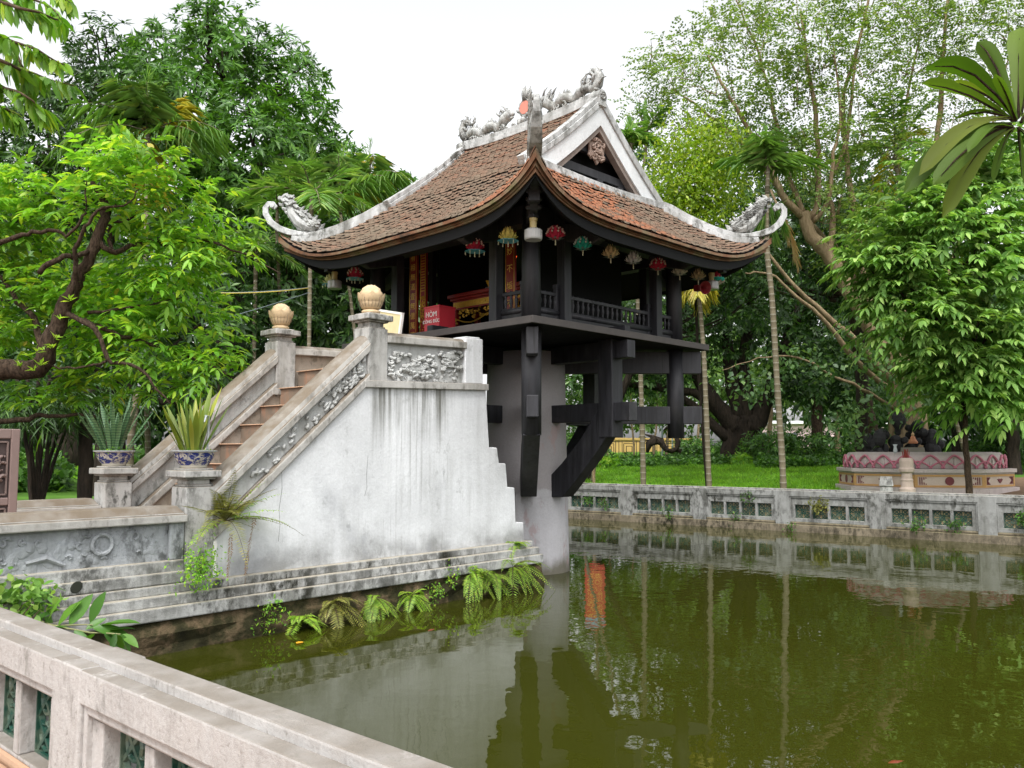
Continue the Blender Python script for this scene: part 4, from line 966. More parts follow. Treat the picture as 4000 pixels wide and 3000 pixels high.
o = empty('flower_vase', 'dish of yellow flowers standing on the altar table', 'flowers', pw(-.72,-.02,4.214), PHI)
g = G(); g.lathe([(.06,0),(.13,.03),(.14,.035)], 18); g.build('dish', M['rim'], o)
g = G(); R = random.Random(1)
for i in range(46):
    a, r_ = R.uniform(0,6.28), R.uniform(0,.14); g.lathe([(.004,0),(.025,.03),(.03,.045),(.006,.03)], 6, (r_*math.cos(a),r_*math.sin(a),.03+R.uniform(0,.13)*(1.2-r_*5)))
g.build('blossoms', plain('yellow_blossom', (.60,.36,.02), .6), o)
o = empty('altar_statue', 'grey carved figure standing in the dark behind the flowers', 'statue', pw(-.40,.16,4.214), PHI)
g = G(); g.lathe([(.16,0),(.19,.05),(.15,.18),(.17,.32),(.12,.45),(.05,.52)], 14, wob=lambda t,j: 1+.08*math.sin(3*t+j)); g.build('robe', plain('grey_stone', (.10,.10,.11), .8), o, smooth=True)
g = G(); g.ball((0,0,.60), .075, 10, (.9,.9,1.2)); g.build('head', plain('grey_stone_2', (.12,.12,.12), .8), o, smooth=True)
for i,(x,y,z) in enumerate(((-1.05,-.78,4.55),(-.95,-.62,4.28))):
    o = empty('altar_lamp', ('tiny glowing red altar lamp high behind the yellow lantern','tiny glowing red altar lamp low beside the right couplet')[i], 'lamp', pw(x,y,z), PHI, 'red lamps glowing on the altar')
    g = G(); g.ball((0,0,0), .022, 8, (1,1,1.3)); g.build('bulb', M['ember'], o); g = G(); g.tube([(0,0,-.12),(0,0,-.02)], .01, 6); g.build('stem', M['gold'], o)
# vertical couplet boards and the gilded door frame
def couplet(y, chars, lab, x=-1.42):
    o = empty('couplet_board', lab, 'sign', pw(x,y,3.463), PHI, 'couplet boards on the inner columns')
    g = G(); g.box(-.012,.03,-.085,.085,.02,1.40); g.build('board', M['lacquer'], o, bev=.004)
    n = len(chars)
    for i,ch in enumerate(chars): text(o, ch, (-.016,0,1.29-i*(1.20/(n-1))), FX, .115, M['goldtxt'], 'character')
    g = G()
    for s in (-1,1): g.box(-.014,.0,s*.079-.005,s*.079+.005,.03,1.39)
    g.build('gilt_edge', M['gold'], o)
couplet(1.03, '有相無道壹無億萬眾', 'red and gold couplet board left of the red donation box')
couplet(-1.05, '提妙不垢不淨', 'red and gold couplet board half hidden behind the near corner post')
o = empty('gilded_frame', 'narrow gold patterned frame strip beside the left couplet board', 'frame', pw(-1.37,.84,3.463), PHI)
g = G(); g.box(-.02,.02,-.06,.06,.0,1.46); g.build('strip', M['lacquer'], o)
g = G(); scrolls(g, (-.02,.055,.02), (0,-1,0), (0,0,1), (-1,0,0), .11, .72, 46, 51, .009, .005)
for i in range(16): g.box(-.028,-.02,-.05,.05,.76+i*.042,.775+i*.042)
for s in (-1,1): g.box(-.028,-.018,s*.055-.006,s*.055+.006,.0,1.46)
g.build('gold_pattern', M['gold'], o)
o = empty('notice_board', 'white-edged cream notice board behind the near lotus bud post', 'sign', pw(-2.62,.36,2.84), PHI)
g = G(); g.box(-.012,.012,-.40,.36,.0,.86,top=0); sh = Matrix.Shear('XZ', 4, (0,0)); g.build('panel', M['carton'], o)
g = G(); g.box(-.018,.018,-.43,-.40,0,.88); g.box(-.018,.018,.36,.39,0,.88); g.box(-.018,.018,-.43,.39,.86,.89); g.build('white_edge', M['paint'], o)
o.rotation_euler = (rad(12),0,PHI)
# cables from the trees to the roof corner
for (pts,m,lab) in (([at(440,632,15),at(560,637,14),at(668,622,13.3)],'cable1','yellow cable sagging from the trees to the left roof corner'),([at(440,700,15),at(570,665,14),at(668,632,13.3)],'cable2','grey cable rising from the trees to the left roof corner'),([at(430,633,15.3),at(560,634,14.3),at(668,621,13.4)],'cable2','thin grey cable running just over the yellow one')):
    g = G(); P_ = [Vector(p) for p in pts]; g.tube([P_[0]*(1-t)**2+P_[1]*2*t*(1-t)+P_[2]*t*t for t in [i/14 for i in range(15)]], .007, 5); tag(g.build('cable', M[m]), lab, 'cable', 'cables running to the roof corner')

# ------------------------------------------------------------------ vegetation
def nrm(v): return v/np.maximum(np.linalg.norm(v, axis=-1, keepdims=True), 1e-9)
UP = np.array([0,0,1.0]); DENS = 2.2
def blades(P, D, NN, L, Wd, bend=.15, fold=.25, fine=False, wide=.45, shape=None):
    "leaf blades: base P, direction D, face normal NN, length L, width Wd (arrays); returns verts, tris"
    n = len(P); D = nrm(D); Sd = nrm(np.cross(D, NN)); NN = nrm(np.cross(Sd, D)); L = np.broadcast_to(np.asarray(L,float).reshape(-1,1),(n,1)); Wd = np.broadcast_to(np.asarray(Wd,float).reshape(-1,1),(n,1))
    dn = -UP*bend
    if not fine:
        m = P+D*L*wide+dn*L*wide*wide
        V = np.stack([P, m+Sd*Wd/2+NN*Wd*fold*.5, P+D*L+dn*L, m-Sd*Wd/2+NN*Wd*fold*.5], 1)
        T = np.array([[0,1,2],[0,2,3]])
        k = 4
    else:
        prof = shape or [(.0,.10),(.22,.78),(.48,1.0),(.76,.68)]
        cols = []
        for t,w in prof:
            c = P+D*L*t+dn*L*t*t; cols += [c+Sd*Wd*w/2+NN*Wd*w*fold*.5, c, c-Sd*Wd*w/2+NN*Wd*w*fold*.5]
        cols.append(P+D*L+dn*L); V = np.stack(cols, 1); q = len(prof); T = []
        for i in range(q-1):
            a, b = 3*i, 3*i+3
            T += [[a,b,a+1],[a+1,b,b+1],[a+1,b+1,a+2],[a+2,b+1,b+2]]
        a = 3*(q-1); T += [[a,3*q,a+1],[a+1,3*q,a+2]]; T = np.array(T); k = 3*q+1
    V = V.reshape(-1,3); TT = (T[None]+(np.arange(n)*k)[:,None,None]).reshape(-1,3)
    return V, TT
def join(parts):
    V, T, o = [], [], 0
    for v,t in parts: V.append(v); T.append(t+o); o += len(v)
    return np.concatenate(V), np.concatenate(T)
def lobe_points(rng, lobes, dens, shell=(.55,1.0), gap=0.0):
    "twig points in the outer part of each lobe (centre, rx, rz, weight) with their outward directions"
    P, O = [], []
    for c, rx, rz in lobes:
        n = int(dens*DENS*(rx*rx*rz)**(2/3.)); u = nrm(rng.normal(size=(n,3))); 
        r = rng.uniform(shell[0]**2, shell[1]**2, n)**.5
        # lumpy outline
        ph = rng.uniform(0,6.28,(3,)); lump = 1+.16*np.sin(u[:,0]*5+ph[0])+.16*np.sin(u[:,1]*6+ph[1])+.14*np.sin(u[:,2]*5+ph[2])
        p = np.array(c)+u*(r*lump)[:,None]*np.array([rx,rx,rz])
        if gap:
            q = np.sin(p[:,0]*2.1+ph[0])*np.sin(p[:,1]*2.3+ph[1])*np.sin(p[:,2]*2.6+ph[2]); keep = q > -gap*.35+ (0 if gap < 1 else -.2); keep = q > (gap-1)*.5
            p, u = p[keep], u[keep]
        P.append(p); O.append(u)
    return np.concatenate(P), np.concatenate(O)
def rosettes(rng, P, O, k, L, W, spread=1.0, droop=.35, upb=.4, fine=False, lv=.25, bend=.15):
    "k leaves radiating round each twig tip"
    n = len(P); ax = nrm(O+UP*upb+rng.normal(scale=.35,size=(n,3)))
    a = nrm(np.cross(ax, rng.normal(size=(n,3)))); b = np.cross(ax, a)
    th = (np.arange(k)/k*2*np.pi)[None]+rng.uniform(0,6.28,(n,1))+rng.normal(scale=.25,size=(n,k)); sp = spread+rng.normal(scale=.22,size=(n,k))
    D = ax[:,None]*np.cos(sp)[...,None]+(a[:,None]*np.cos(th)[...,None]+b[:,None]*np.sin(th)[...,None])*np.sin(sp)[...,None]-UP*droop
    Q = np.repeat(P[:,None],k,1)+rng.normal(scale=L*.12,size=(n,k,3))
    l = L*(1+rng.uniform(-lv,lv,(n,k)))*(1+.3*rng.normal(size=(n,1))*.5)
    NN = ax[:,None]+0*D
    return blades(Q.reshape(-1,3), D.reshape(-1,3), NN.reshape(-1,3), l.ravel(), (l*W/L).ravel(), bend, .3, fine)
def scatter(rng, P, O, k, L, W, spread, fine=False, hang=.3):
    n = len(P); Q = (P[:,None]+rng.normal(scale=spread,size=(n,k,3))).reshape(-1,3); D = nrm(rng.normal(size=Q.shape)+np.repeat(O,k,0)*.5)-UP*hang
    NN = nrm(rng.normal(scale=.6,size=Q.shape)+UP); l = L*rng.uniform(.65,1.3,len(Q)); return blades(Q,D,NN,l,l*W/L,.1,.2,fine)
def sprays(rng, P, O, pairs, TL_, L, W, droop=.5, upb=.1, fine=False, bend=.25, ang=.95):
    "leafy twigs: leaves in two ranks along a drooping stem"
    n = len(P); d = nrm(O*np.array([1,1,.4])+UP*upb+rng.normal(scale=.4,size=(n,3))); s = nrm(np.cross(d, UP)+rng.normal(scale=.15,size=(n,3))); nn = nrm(np.cross(s, d))
    out = []; tl = TL_*rng.uniform(.7,1.3,(n,1))
    for i in range(pairs):
        t = (i+.6)/pairs; base = P+d*tl*t-UP*tl*droop*t*t; dd = nrm(d-UP*2*droop*t*.8)
        for sg in (-1,1):
            D = dd*math.cos(ang)+s*sg*math.sin(ang)-UP*droop*.35+rng.normal(scale=.14,size=(n,3)); l = L*(1-.35*abs(t-.5))*rng.uniform(.8,1.2,n)
            out.append(blades(base, D, nn+rng.normal(scale=.2,size=(n,3)), l, l*W/L, bend, .3, fine))
    D = nrm(d-UP*1.6*droop); l = L*rng.uniform(.85,1.2,n); out.append(blades(P+d*tl-UP*tl*droop, D, nn, l, l*W/L, bend, .3, fine))
    return join(out)
def limb(g, pts, r0, r1, n=8, wob=.0, seed=0, sub=3):
    "tapered crooked limb through pts"
    R = random.Random(seed); pts = [Vector(p) for p in pts]; P_ = []
    m = len(pts)-1
    for i in range(m):
        a, b = pts[i], pts[i+1]; p0 = pts[max(i-1,0)]; p3 = pts[min(i+2,m)]
        for j in range(sub):
            t = j/sub; q = .5*((2*a)+(b-p0)*t+(2*p0-5*a+4*b-p3)*t*t+(-p0+3*a-3*b+p3)*t**3)
            if 0 < i+j: q += Vector((R.uniform(-1,1),R.uniform(-1,1),R.uniform(-1,1)))*wob
            P_.append(q)
    P_.append(pts[-1]); k = len(P_)
    g.tube(P_, [lerp(r0,r1,i/(k-1))*(1+R.uniform(-.08,.08)) for i in range(k)], n)
def ground_at(x, y, dep):
    p = at(x,y,dep); return Vector((p.x, p.y, ground_z(p.x,p.y)))
def PL(x, y, dep, r, rz=None): return (np.array(at(x,y,dep)), px(r,dep), px(rz or r,dep))

class Tree:
    def __init__(s, name, label, cat='tree', base=(0,0,0), group=None):
        s.base = Vector(base); s.o = empty(name, label, cat, base, 0, group); s.trunk = G(); s.limbs = G()
    def finish(s, bark, lf=None, crown=None, crown_name='crown', smooth=True, off=True):
        mm = Matrix.Translation(-s.base)
        if s.trunk.v: s.trunk.build('trunk', M[bark], s.o, smooth=True, m=mm, fix=False)
        if s.limbs.v: s.limbs.build('limbs', M[bark], s.o, smooth=True, m=mm, fix=False)
        if crown is not None:
            V, T = crown; raw_mesh(crown_name, V-np.array(s.base), T, M[lf], s.o)
        return s
    def more(s, name, lf, VT): raw_mesh(name, VT[0]-np.array(s.base), VT[1], M[lf], s.o); return s

def frond(rng, path, nleaf, L, W, droop=.5, ang=1.0, fine=False, lenf=None, vee=.35, start=.12, bend=.3, jit=.2):
    "pinnate frond: leaflets in two ranks along path (list of points)"
    path = np.array([list(p) for p in path]); seg = np.linalg.norm(np.diff(path,axis=0),axis=1); cum = np.concatenate([[0],np.cumsum(seg)])/seg.sum()
    t = np.linspace(start,1,nleaf); base = np.stack([np.interp(t,cum,path[:,i]) for i in range(3)],1); eps = .02
    b2 = np.stack([np.interp(np.minimum(t+eps,1.0001),cum,path[:,i]) for i in range(3)],1); b0 = np.stack([np.interp(t-eps,cum,path[:,i]) for i in range(3)],1)
    d = nrm(b2-b0); s = nrm(np.cross(d, UP)+1e-4); nn = nrm(np.cross(s,d)); lf = lenf or (lambda u: np.sin(np.pi*np.clip(.14+.80*u,0,1))**.7)
    out = []
    for sg in (-1,1):
        D = d*math.cos(ang)+s*sg*math.sin(ang)+nn*vee-UP*droop*.5+rng.normal(scale=jit,size=d.shape); l = L*lf((t-start)/(1-start))*rng.uniform(.88,1.1,len(t))
        out.append(blades(base, D, nn, l, np.full(len(t),W), bend*droop*2, .25, fine, .4, [(.0,.5),(.3,1),(.65,.8)]))
    return join(out)
def arc(p, az, el, length, sag, n=10):
    p = Vector(p); d = Vector((math.cos(az)*math.cos(el), math.sin(az)*math.cos(el), math.sin(el)))
    return [p+d*length*t-Vector((0,0,1))*sag*length*t*t for t in [i/(n-1) for i in range(n)]]
def palm(label, foot, crownp, r, L, nf=9, seed=0, lf='lf_palm', dry=0, el=(.1,1.2), group='slender areca palms round the pond', lw=.05, nleaf=26, LL=.55, rtop=None, trunk='palmtrunk', droop=.55, spike=True, shaft=True):
    R = random.Random(seed); rng = np.random.default_rng(seed+100); t = Tree('areca_palm', label, 'palm', foot, group); f = Vector(foot); c = Vector(crownp)
    mid = (f+c)/2+Vector((R.uniform(-.1,.1),R.uniform(-.1,.1),0)); limb(t.trunk, [f-Vector((0,0,.3)),f+Vector((0,0,.2)),mid,c], r*1.15, rtop or r*.85, 12, 0, seed, 5)
    if shaft: t.limbs.tube([c-Vector((0,0,.05)),c+Vector((0,0,.25)),c+Vector((0,0,.65))], [r*.95,r*1.05,r*.5], 10)
    c2 = c+Vector((0,0,.55 if shaft else .05)); VT = []; VD = []
    for i in range(nf):
        az = 2*math.pi*i/nf+R.uniform(-.3,.3); e = R.uniform(*el); sag = R.uniform(.35,.65)*(1.1-e*.4); path = arc(c2, az, e, L*R.uniform(.8,1.1), sag)
        t.limbs.tube(path, [lerp(.022,.005,k/9) for k in range(10)], 5)
        (VD if i < dry else VT).append(frond(rng, path, nleaf, LL, lw, droop, .85))
    if spike: VT.append(frond(rng, arc(c2, R.uniform(0,6), 1.5, L*.8, .02), nleaf, LL*.5, lw*.8, .05, .3))
    t.finish(trunk)
    if VT: t.more('fronds', lf, join(VT))
    if VD: t.more('dry_fronds', 'lf_palmdry', join(VD))
    return t

rng = np.random.default_rng(11)
# ---- big mango tree behind the stair, and its darker neighbours
def bigtree(name, label, lobes, dens, k, L, W, lf, bark_, foot, fork, r, seed, droop=.35, upb=.4, shell=(.55,1.02), group=None, gap=0, limbs=True, kind='ros', trunkpts=None):
    rg = np.random.default_rng(seed); t = Tree(name, label, 'tree', foot, group); f = Vector(foot); fk = Vector(fork)
    limb(t.trunk, trunkpts or [f-Vector((0,0,.4)), f+(fk-f)*.5+Vector((rg.normal()*.15,rg.normal()*.15,0)), fk], r*1.25, r*.8, 12, r*.06, seed)
    for i,(c,rx,rz) in enumerate(lobes if limbs else []):
        c = Vector(c); m = fk*.55+c*.45+Vector((0,0,-.15*(c-fk).length)); limb(t.limbs, [fk-Vector((0,0,.2)), m, c], r*.42, r*.07, 7, r*.15, seed+i)
        for j in range(5):
            e = c+Vector(nrm(rg.normal(size=3)))*rx*.85; limb(t.limbs, [c*.8+m*.2, c*.4+e*.6, e], r*.11, r*.02, 5, r*.08, seed+i*7+j, 2)
    P, O = lobe_points(rg, lobes, dens, shell, gap)
    if kind == 'ros': cr = rosettes(rg, P, O, k, L, W, 1.05, droop, upb)
    elif kind == 'spray': cr = sprays(rg, P, O, k, L*2.6, L, W, droop, upb)
    else: cr = scatter(rg, P, O, k, L, W, L*2.2)
    return t.finish(bark_, lf, cr)
d = 27
bigtree('mango_tree', 'tall mango tree rising highest behind the staircase, dense dark green crown against the sky',
  [PL(480,110,d,105),PL(445,40,d,42,50),PL(600,175,d+1,105),PL(660,280,d,85),PL(560,320,d-2,125),PL(400,230,d-1,125),PL(690,390,d,75),PL(520,440,d-2,120),PL(630,470,d-1,110),PL(350,120,d+1,80),PL(420,340,d-2,110)],
  46, 9, .30, .085, 'lf_mango', 'bark_dark', ground_at(500,1000,d), at(500,560,d), .45, 21)
bigtree('mango_tree', 'dark bushy tree at the upper left, bluish-green crown behind the feathery palm',
  [PL(230,130,d+4,95),PL(300,200,d+3,80),PL(180,230,d+3,85),PL(60,330,d+3,130),PL(150,420,d+2,120),PL(30,470,d+2,120),PL(250,330,d+3,110),PL(-40,280,d+3,110),PL(100,230,d+4,60),PL(280,460,d+2,110)],
  40, 8, .30, .085, 'lf_dark', 'bark_dark', ground_at(150,1000,d+3), at(150,600,d+3), .45, 22, gap=.25)
bigtree('dark_tree', 'shadowy tree filling the gap between the lotus posts and the left roof corner',
  [PL(620,600,21,95),PL(700,560,22,100),PL(590,720,21,100),PL(690,700,22,100),PL(780,640,22,90),PL(540,560,22,90),PL(840,520,23,80),PL(830,640,23,70),PL(640,820,22,90),PL(760,760,22,80),PL(860,720,23,70)],
  60, 8, .26, .075, 'lf_dark', 'bark_dark', ground_at(650,1000,22), at(650,760,22), .28, 23, droop=.5, upb=.1)
bigtree('dark_tree', 'deep green tree standing in shadow behind the potted snake plants',
  [PL(80,640,20,130),PL(230,640,20,120),PL(360,620,20,120),PL(460,680,20,100),PL(60,800,19,100),PL(330,780,20,90),PL(200,780,20,80),PL(440,820,20,80),PL(520,860,20,60)],
  48, 8, .24, .07, 'lf_dark', 'bark_dark', ground_at(225,1010,20), at(225,800,20), .30, 24, droop=.5, upb=.1)
bigtree('round_tree', 'small rounded tree behind the pagoda roof at the left of the ridge',
  [PL(800,400,26,60),PL(740,340,27,50),PL(860,400,28,35),PL(760,470,25,70),PL(840,470,26,50)], 46, 8, .26, .075, 'lf_mango', 'bark_dark', ground_at(790,990,26), at(790,600,26), .2, 25)
# ---- palms at the left
gp = lambda x,y,dep: ground_at(x,y,dep)
palm('feathery palm at the upper left with long drooping yellow-tipped fronds', gp(322,1000,22), at(320,290,22), .07, 2.3, 13, 31, dry=3, nleaf=19, LL=1.1, lw=.030, el=(-.2,1.45), droop=1.0, shaft=False)
palm('palm above the left roof corner with one bright fan of fronds', gp(672,1000,19), at(672,470,19), .052, 1.7, 7, 32, nleaf=24, LL=.75, el=(.1,1.0), droop=.45)
palm('palm with upright fronds and pale drooping tips behind the left hip ridge', gp(812,1000,21), at(735,460,21), .05, 1.5, 8, 33, dry=1, nleaf=17, LL=.9, el=(.3,1.45), droop=1.0, lw=.032)
palm('palm with drying yellow fronds beside the left hip ridge', gp(835,1000,22), at(795,440,22), .05, 1.5, 8, 34, dry=3, nleaf=17, LL=.9, el=(.2,1.45), droop=1.0, lw=.032)
palm('thin palm whose bare trunk stands just right of the far lotus bud', gp(549,1000,20), at(552,600,20), .052, 1.5, 7, 35, nleaf=22, LL=.6, el=(.2,1.1))
palm('short palm tucked under the feathery one, fan of fronds by the roof corner', gp(640,1000,23), at(598,500,20), .045, 1.5, 8, 36, nleaf=22, LL=.6, el=(.0,1.2))
# pale cut trunk behind the far pot
t = Tree('cut_trunk', 'pale slender cut trunk standing behind the far flower pot', 'tree', gp(286,1005,14)); 
limb(t.trunk, [gp(283,1005,14)-Vector((0,0,.4)), at(283,960,14), at(290,900,14), at(297,842,14)], .062, .055, 10, .006, 3); t.finish('palmtrunk')
# dark stems and lawn details at the left
for i,(x,yt,lab,dep,w) in enumerate(((185,900,'dark trunk just left of the far flower pot',17,16),(75,880,'clump of dark leaning stems beside the carved gate',16,9))):
    t = Tree('shaded_tree', lab, 'tree', gp(x,1060,dep)); f = gp(x,1060,dep)
    if i == 0: limb(t.trunk, [f-Vector((0,0,.3)), at(x,1000,dep), at(x+2,yt,dep), at(x+6,840,dep)], px(w,dep), px(w*.8,dep), 10, .02, 4)
    else:
        for j in range(7):
            limb(t.trunk, [f-Vector((0,0,.3))+Vector((0,0,0)), at(62+j*9,1000,dep+.15*j), at(48+j*17,900,dep+.2*j), at(36+j*24,820,dep)], px(4.5,dep), px(3.5,dep), 7, .02, j)
    rg = np.random.default_rng(60+i); Pn, On = lobe_points(rg, [PL(x,860,dep,60,40),PL(x+40,880,dep+.5,60,40),PL(x-40,860,dep,60,45)], 90); t.finish('bark_dark', 'lf_dark', sprays(rg, Pn, On, 4, .35, .28, .03, .6))
g = G(); f = gp(140,1075,15.5); g.lathe([(.26,-.1),(.25,.2),(.235,.36),(.19,.37)], 14, wob=lambda t,j: 1+.08*math.sin(3*t+1)); tag(g.build('tree_stump', bark('stump', (.05,.03,.015), (.40,.24,.05)), loc=(f.x,f.y,f.z)), 'yellowish mossy tree stump on the lawn behind the low wall', 'stump')

# ---- the near tree leaning in from the left with fresh light leaves
dn = 10.2
foot = Vector((at(-160,800,dn).x, at(-160,800,dn).y, .9))
t = Tree('leaning_tree', 'crooked tree leaning in from the left with bright yellow-green leaves and bare brown limbs', 'tree', foot)
A = lambda x,y,dd=0: at(x,y,dn+dd)
limb(t.trunk, [foot-Vector((0,0,.6)), A(-150,860), A(-40,800), A(81,792), A(118,715), A(141,663), A(168,609), A(207,528), A(224,460,.1), A(222,430,.1), A(200,395,.2)], .16, .03, 10, .028, 1, 4)
for i,(pts,r0,r1) in enumerate((
  ([A(210,520),A(250,545,.1),A(320,520,.3),A(368,528,.4),A(440,520,.5),A(520,545,.4),A(606,592,.2)], .05, .006),
  ([A(145,680),A(180,692,-.1),A(222,740,-.2),A(240,780,-.2),A(300,795,-.3),A(340,840,-.3),A(368,872,-.3)], .05, .008),
  ([A(180,690,.1),A(260,725,.3),A(340,745,.5),A(420,775,.6),A(500,815,.6),A(560,850,.5)], .045, .006),
  ([A(190,675,.1),A(270,665,.2),A(330,660,.4),A(400,640,.5)], .03, .006),
  ([A(150,650,-.1),A(165,590,-.2),A(160,540,-.3),A(190,480,-.4),A(215,450,-.4),A(275,440,-.4),A(300,410,-.4)], .045, .006),
  ([A(85,780,.2),A(80,700,.4),A(40,650,.5),A(0,600,.6),A(-40,560,.6)], .06, .02),
  ([A(-60,560,-.2),A(0,525,-.2),A(60,505,-.2),A(115,500,-.2),A(150,505,-.2),A(180,470,-.2),A(186,440,-.2),A(190,360,-.2)], .045, .008),
  ([A(85,590,-.3),A(120,560,-.3),A(160,555,-.2),A(195,540,0)], .045, .03),
  ([A(222,470,.1),A(260,480,.2),A(300,460,.3),A(340,430,.3)], .03, .006),
  ([A(230,780,-.2),A(160,795,-.1),A(110,790,0)], .02, .01),
  ([A(240,540,.1),A(236,500,.2),A(232,470,.2),A(250,440,.2)], .035, .01),
  ([A(-20,915,.6),A(60,905,.6),A(120,895,.7),A(210,900,.8)], .05, .02))):
    limb(t.limbs, pts, r0*.8, r1, 7, .024, i, 4)
lob = [PL(300,400,dn,85,75),PL(390,465,dn+.4,85),PL(245,335,dn+.2,55,40),PL(330,345,dn,55,45),PL(120,545,dn+.7,85),PL(30,470,dn+.7,85),PL(185,630,dn+.8,85),PL(320,610,dn+.6,95),PL(430,600,dn+.5,70),PL(470,520,dn+.4,60),PL(530,530,dn+.3,45,35),PL(590,590,dn+.2,28,16),PL(430,700,dn+.6,75),PL(310,735,dn+.6,85),PL(40,640,dn+.8,80),PL(460,770,dn+.5,50),PL(180,460,dn+.5,80),PL(-30,380,dn+.6,60),PL(60,400,dn+.5,45),PL(190,760,dn+.8,60),PL(80,710,dn+.9,85),PL(200,820,dn+.9,60),PL(340,830,dn+.7,50),PL(-10,740,dn+.9,85),PL(120,850,dn+.9,55,40),PL(430,800,dn+.6,50),PL(30,560,dn+.9,85),PL(380,560,dn+.5,80),PL(260,680,dn+.7,80),PL(585,510,dn+.1,30,26),PL(210,360,dn,45)]
rg = np.random.default_rng(42); Pn, On = lobe_points(rg, lob, 190, (.2,1.05), .35)
t.finish('bark_brown', 'lf_light', sprays(rg, Pn, On, 3, .25, .145, .05, .35, .4, fine=True))
k = rg.choice(len(Pn), 26, replace=False); t.more('yellowed_leaves', 'lf_palmdry', scatter(rg, Pn[k], On[k], 1, .12, .05, .05, True))
# ferns growing on the trunk
Pm = np.array([list(A(x,y,-.18)) for x,y in ((60,770),(80,760),(95,755),(110,750),(70,800),(90,790),(130,690),(120,730),(150,650),(40,790))]); 
for q_ in Pm: t.more('trunk_fern', 'lf_fern', rosettes(rg, q_[None], UP[None], 9, .10, .025, .9, .0, .3))
# ---- overhanging twigs at the upper left corner, close to the camera
dt = 6.2; p0 = at(-60,-40,dt); t = Tree('overhanging_tree', 'close hanging branch with long pointed leaves at the top left corner', 'tree', (p0.x,p0.y,ground_z(p0.x,p0.y))); 
t.base = Vector((p0.x,p0.y,ground_z(p0.x,p0.y))); limb(t.trunk, [(p0.x-1.2,p0.y+.4,.1),(p0.x-1.1,p0.y+.3,2.2),at(-160,60,dt),at(-60,-40,dt)], .14, .05, 10, .02, 2)
rg = np.random.default_rng(43); VT = []
for i,(pts) in enumerate(([(-60,-20),(20,10),(90,30),(150,50)],[(-60,40),(10,80),(80,110),(140,140)],[(-60,100),(20,140),(90,165),(160,185)],[(-60,160),(0,185),(50,205),(100,240)],[(-60,0),(30,-10),(100,10),(130,40)],[(-60,200),(-10,225),(20,240),(40,255)],[(-40,60),(20,100),(50,150),(70,200)],[(-60,-60),(40,-40),(110,-30),(150,5)])):
    P_ = [at(x,y,dt+rg.uniform(-.5,.5)) for x,y in pts]; limb(t.limbs, P_, .018, .004, 5, .01, i)
    for j in range(70):
        u = rg.uniform(0,2.999); a,b = P_[int(u)],P_[int(u)+1]; c = a+(b-a)*(u%1); sgn = rg.choice([-1,1]); D = (b-a).normalized()*.7+Vector(UPV)*sgn*.35-Vector((0,0,.75))+Vector(rg.normal(scale=.25,size=3))
        VT.append(blades(np.array([c]), np.array([D]), np.array([[rg.normal(),rg.normal(),1.2]]), rg.uniform(.11,.18), .055, .2, .25, True))
t.finish('twig', 'lf_light', join(VT))

# ------------------------------------------------------------------ the right bank
# three slim palms right behind the balustrade, and the ones behind the pavilion
def slim(label, foot_px, pts, dep, w, crown, L, seed, **kw):
    f = gp(foot_px[0], foot_px[1], dep); t = Tree('areca_palm', label, 'palm', f, 'slender areca palms round the pond')
    limb(t.trunk, [f-Vector((0,0,.3)), f]+[at(x,y,dep) for x,y in pts], px(w,dep)/2*1.1, px(w,dep)/2*.8, 12, .0, seed, 5)
    c = at(*crown,dep); R = random.Random(seed); rg = np.random.default_rng(seed); VT, VD, VX = [], [], []
    t.limbs.tube([at(pts[-1][0],pts[-1][1],dep), c+Vector((0,0,.1))], [.06,.045], 8)
    nf = kw.get('nf', 8); dry = kw.get('dry', 0)
    for i in range(nf):
        az = 2*math.pi*i/nf+R.uniform(-.3,.3); e = R.uniform(*kw.get('el',(-.05,.95))); path = arc(c, az, e, L*R.uniform(.75,1.1), R.uniform(*kw.get('sag',(.45,.75))))
        t.limbs.tube(path, [lerp(.02,.005,k/9) for k in range(10)], 5); (VD if i < dry else VT).append(frond(rg, path, kw.get('nleaf',24), kw.get('LL',.55), kw.get('lw',.06), kw.get('droop',.6), .85, vee=.25))
    VT.append(frond(rg, arc(c, 1.0, 1.45, L*.75, .02), 18, .35, .05, .1, .35))
    t.finish('palmtrunk')
    t.more('fronds', kw.get('lf','lf_palm'), join(VT))
    if VD: t.more('dry_fronds', 'lf_palmdry', join(VD))
    return t, c
tp, c = slim('tall slim palm right of the pagoda with full green crown and a hanging dead frond', (1693,1075), [(1690,1000),(1680,850),(1668,650),(1657,540),(1657,420)], 19.9, 13.5, (1660,365), 1.5, 51, nf=12, LL=.72, lw=.06, nleaf=17, el=(.3,1.5), droop=.85, sag=(.25,.55))
rg = np.random.default_rng(5); VD = []
for (x0,y0,x1,y1) in ((1690,455,1722,580),(1690,452,1716,560),(1688,455,1727,570),(1685,455,1700,520)): VD.append(frond(rg, [at(lerp(x0,x1,s),lerp(y0,y1,s**1.2),19.8) for s in (0,.3,.6,1)], 14, .32, .035, .9, .3))
tp.more('dead_frond', 'lf_palmdead', join(VD)); g = G(); g.tube([at(1664,410,19.9),at(1680,445,19.8),at(1692,460,19.8)],[.03,.025,.015],6); g.build('dead_stalk', M['bark_pale'], tp.o, m=Matrix.Translation(-tp.base))
VG = [frond(rg, [at(lerp(1660,x1,s),lerp(430,y1,s**1.3),19.8) for s in (0,.3,.6,1)], 22, .5, .05, .8, .5) for x1,y1 in ((1645,500),(1668,515),(1690,490))]; tp.more('hanging_frond', 'lf_palm', join(VG))
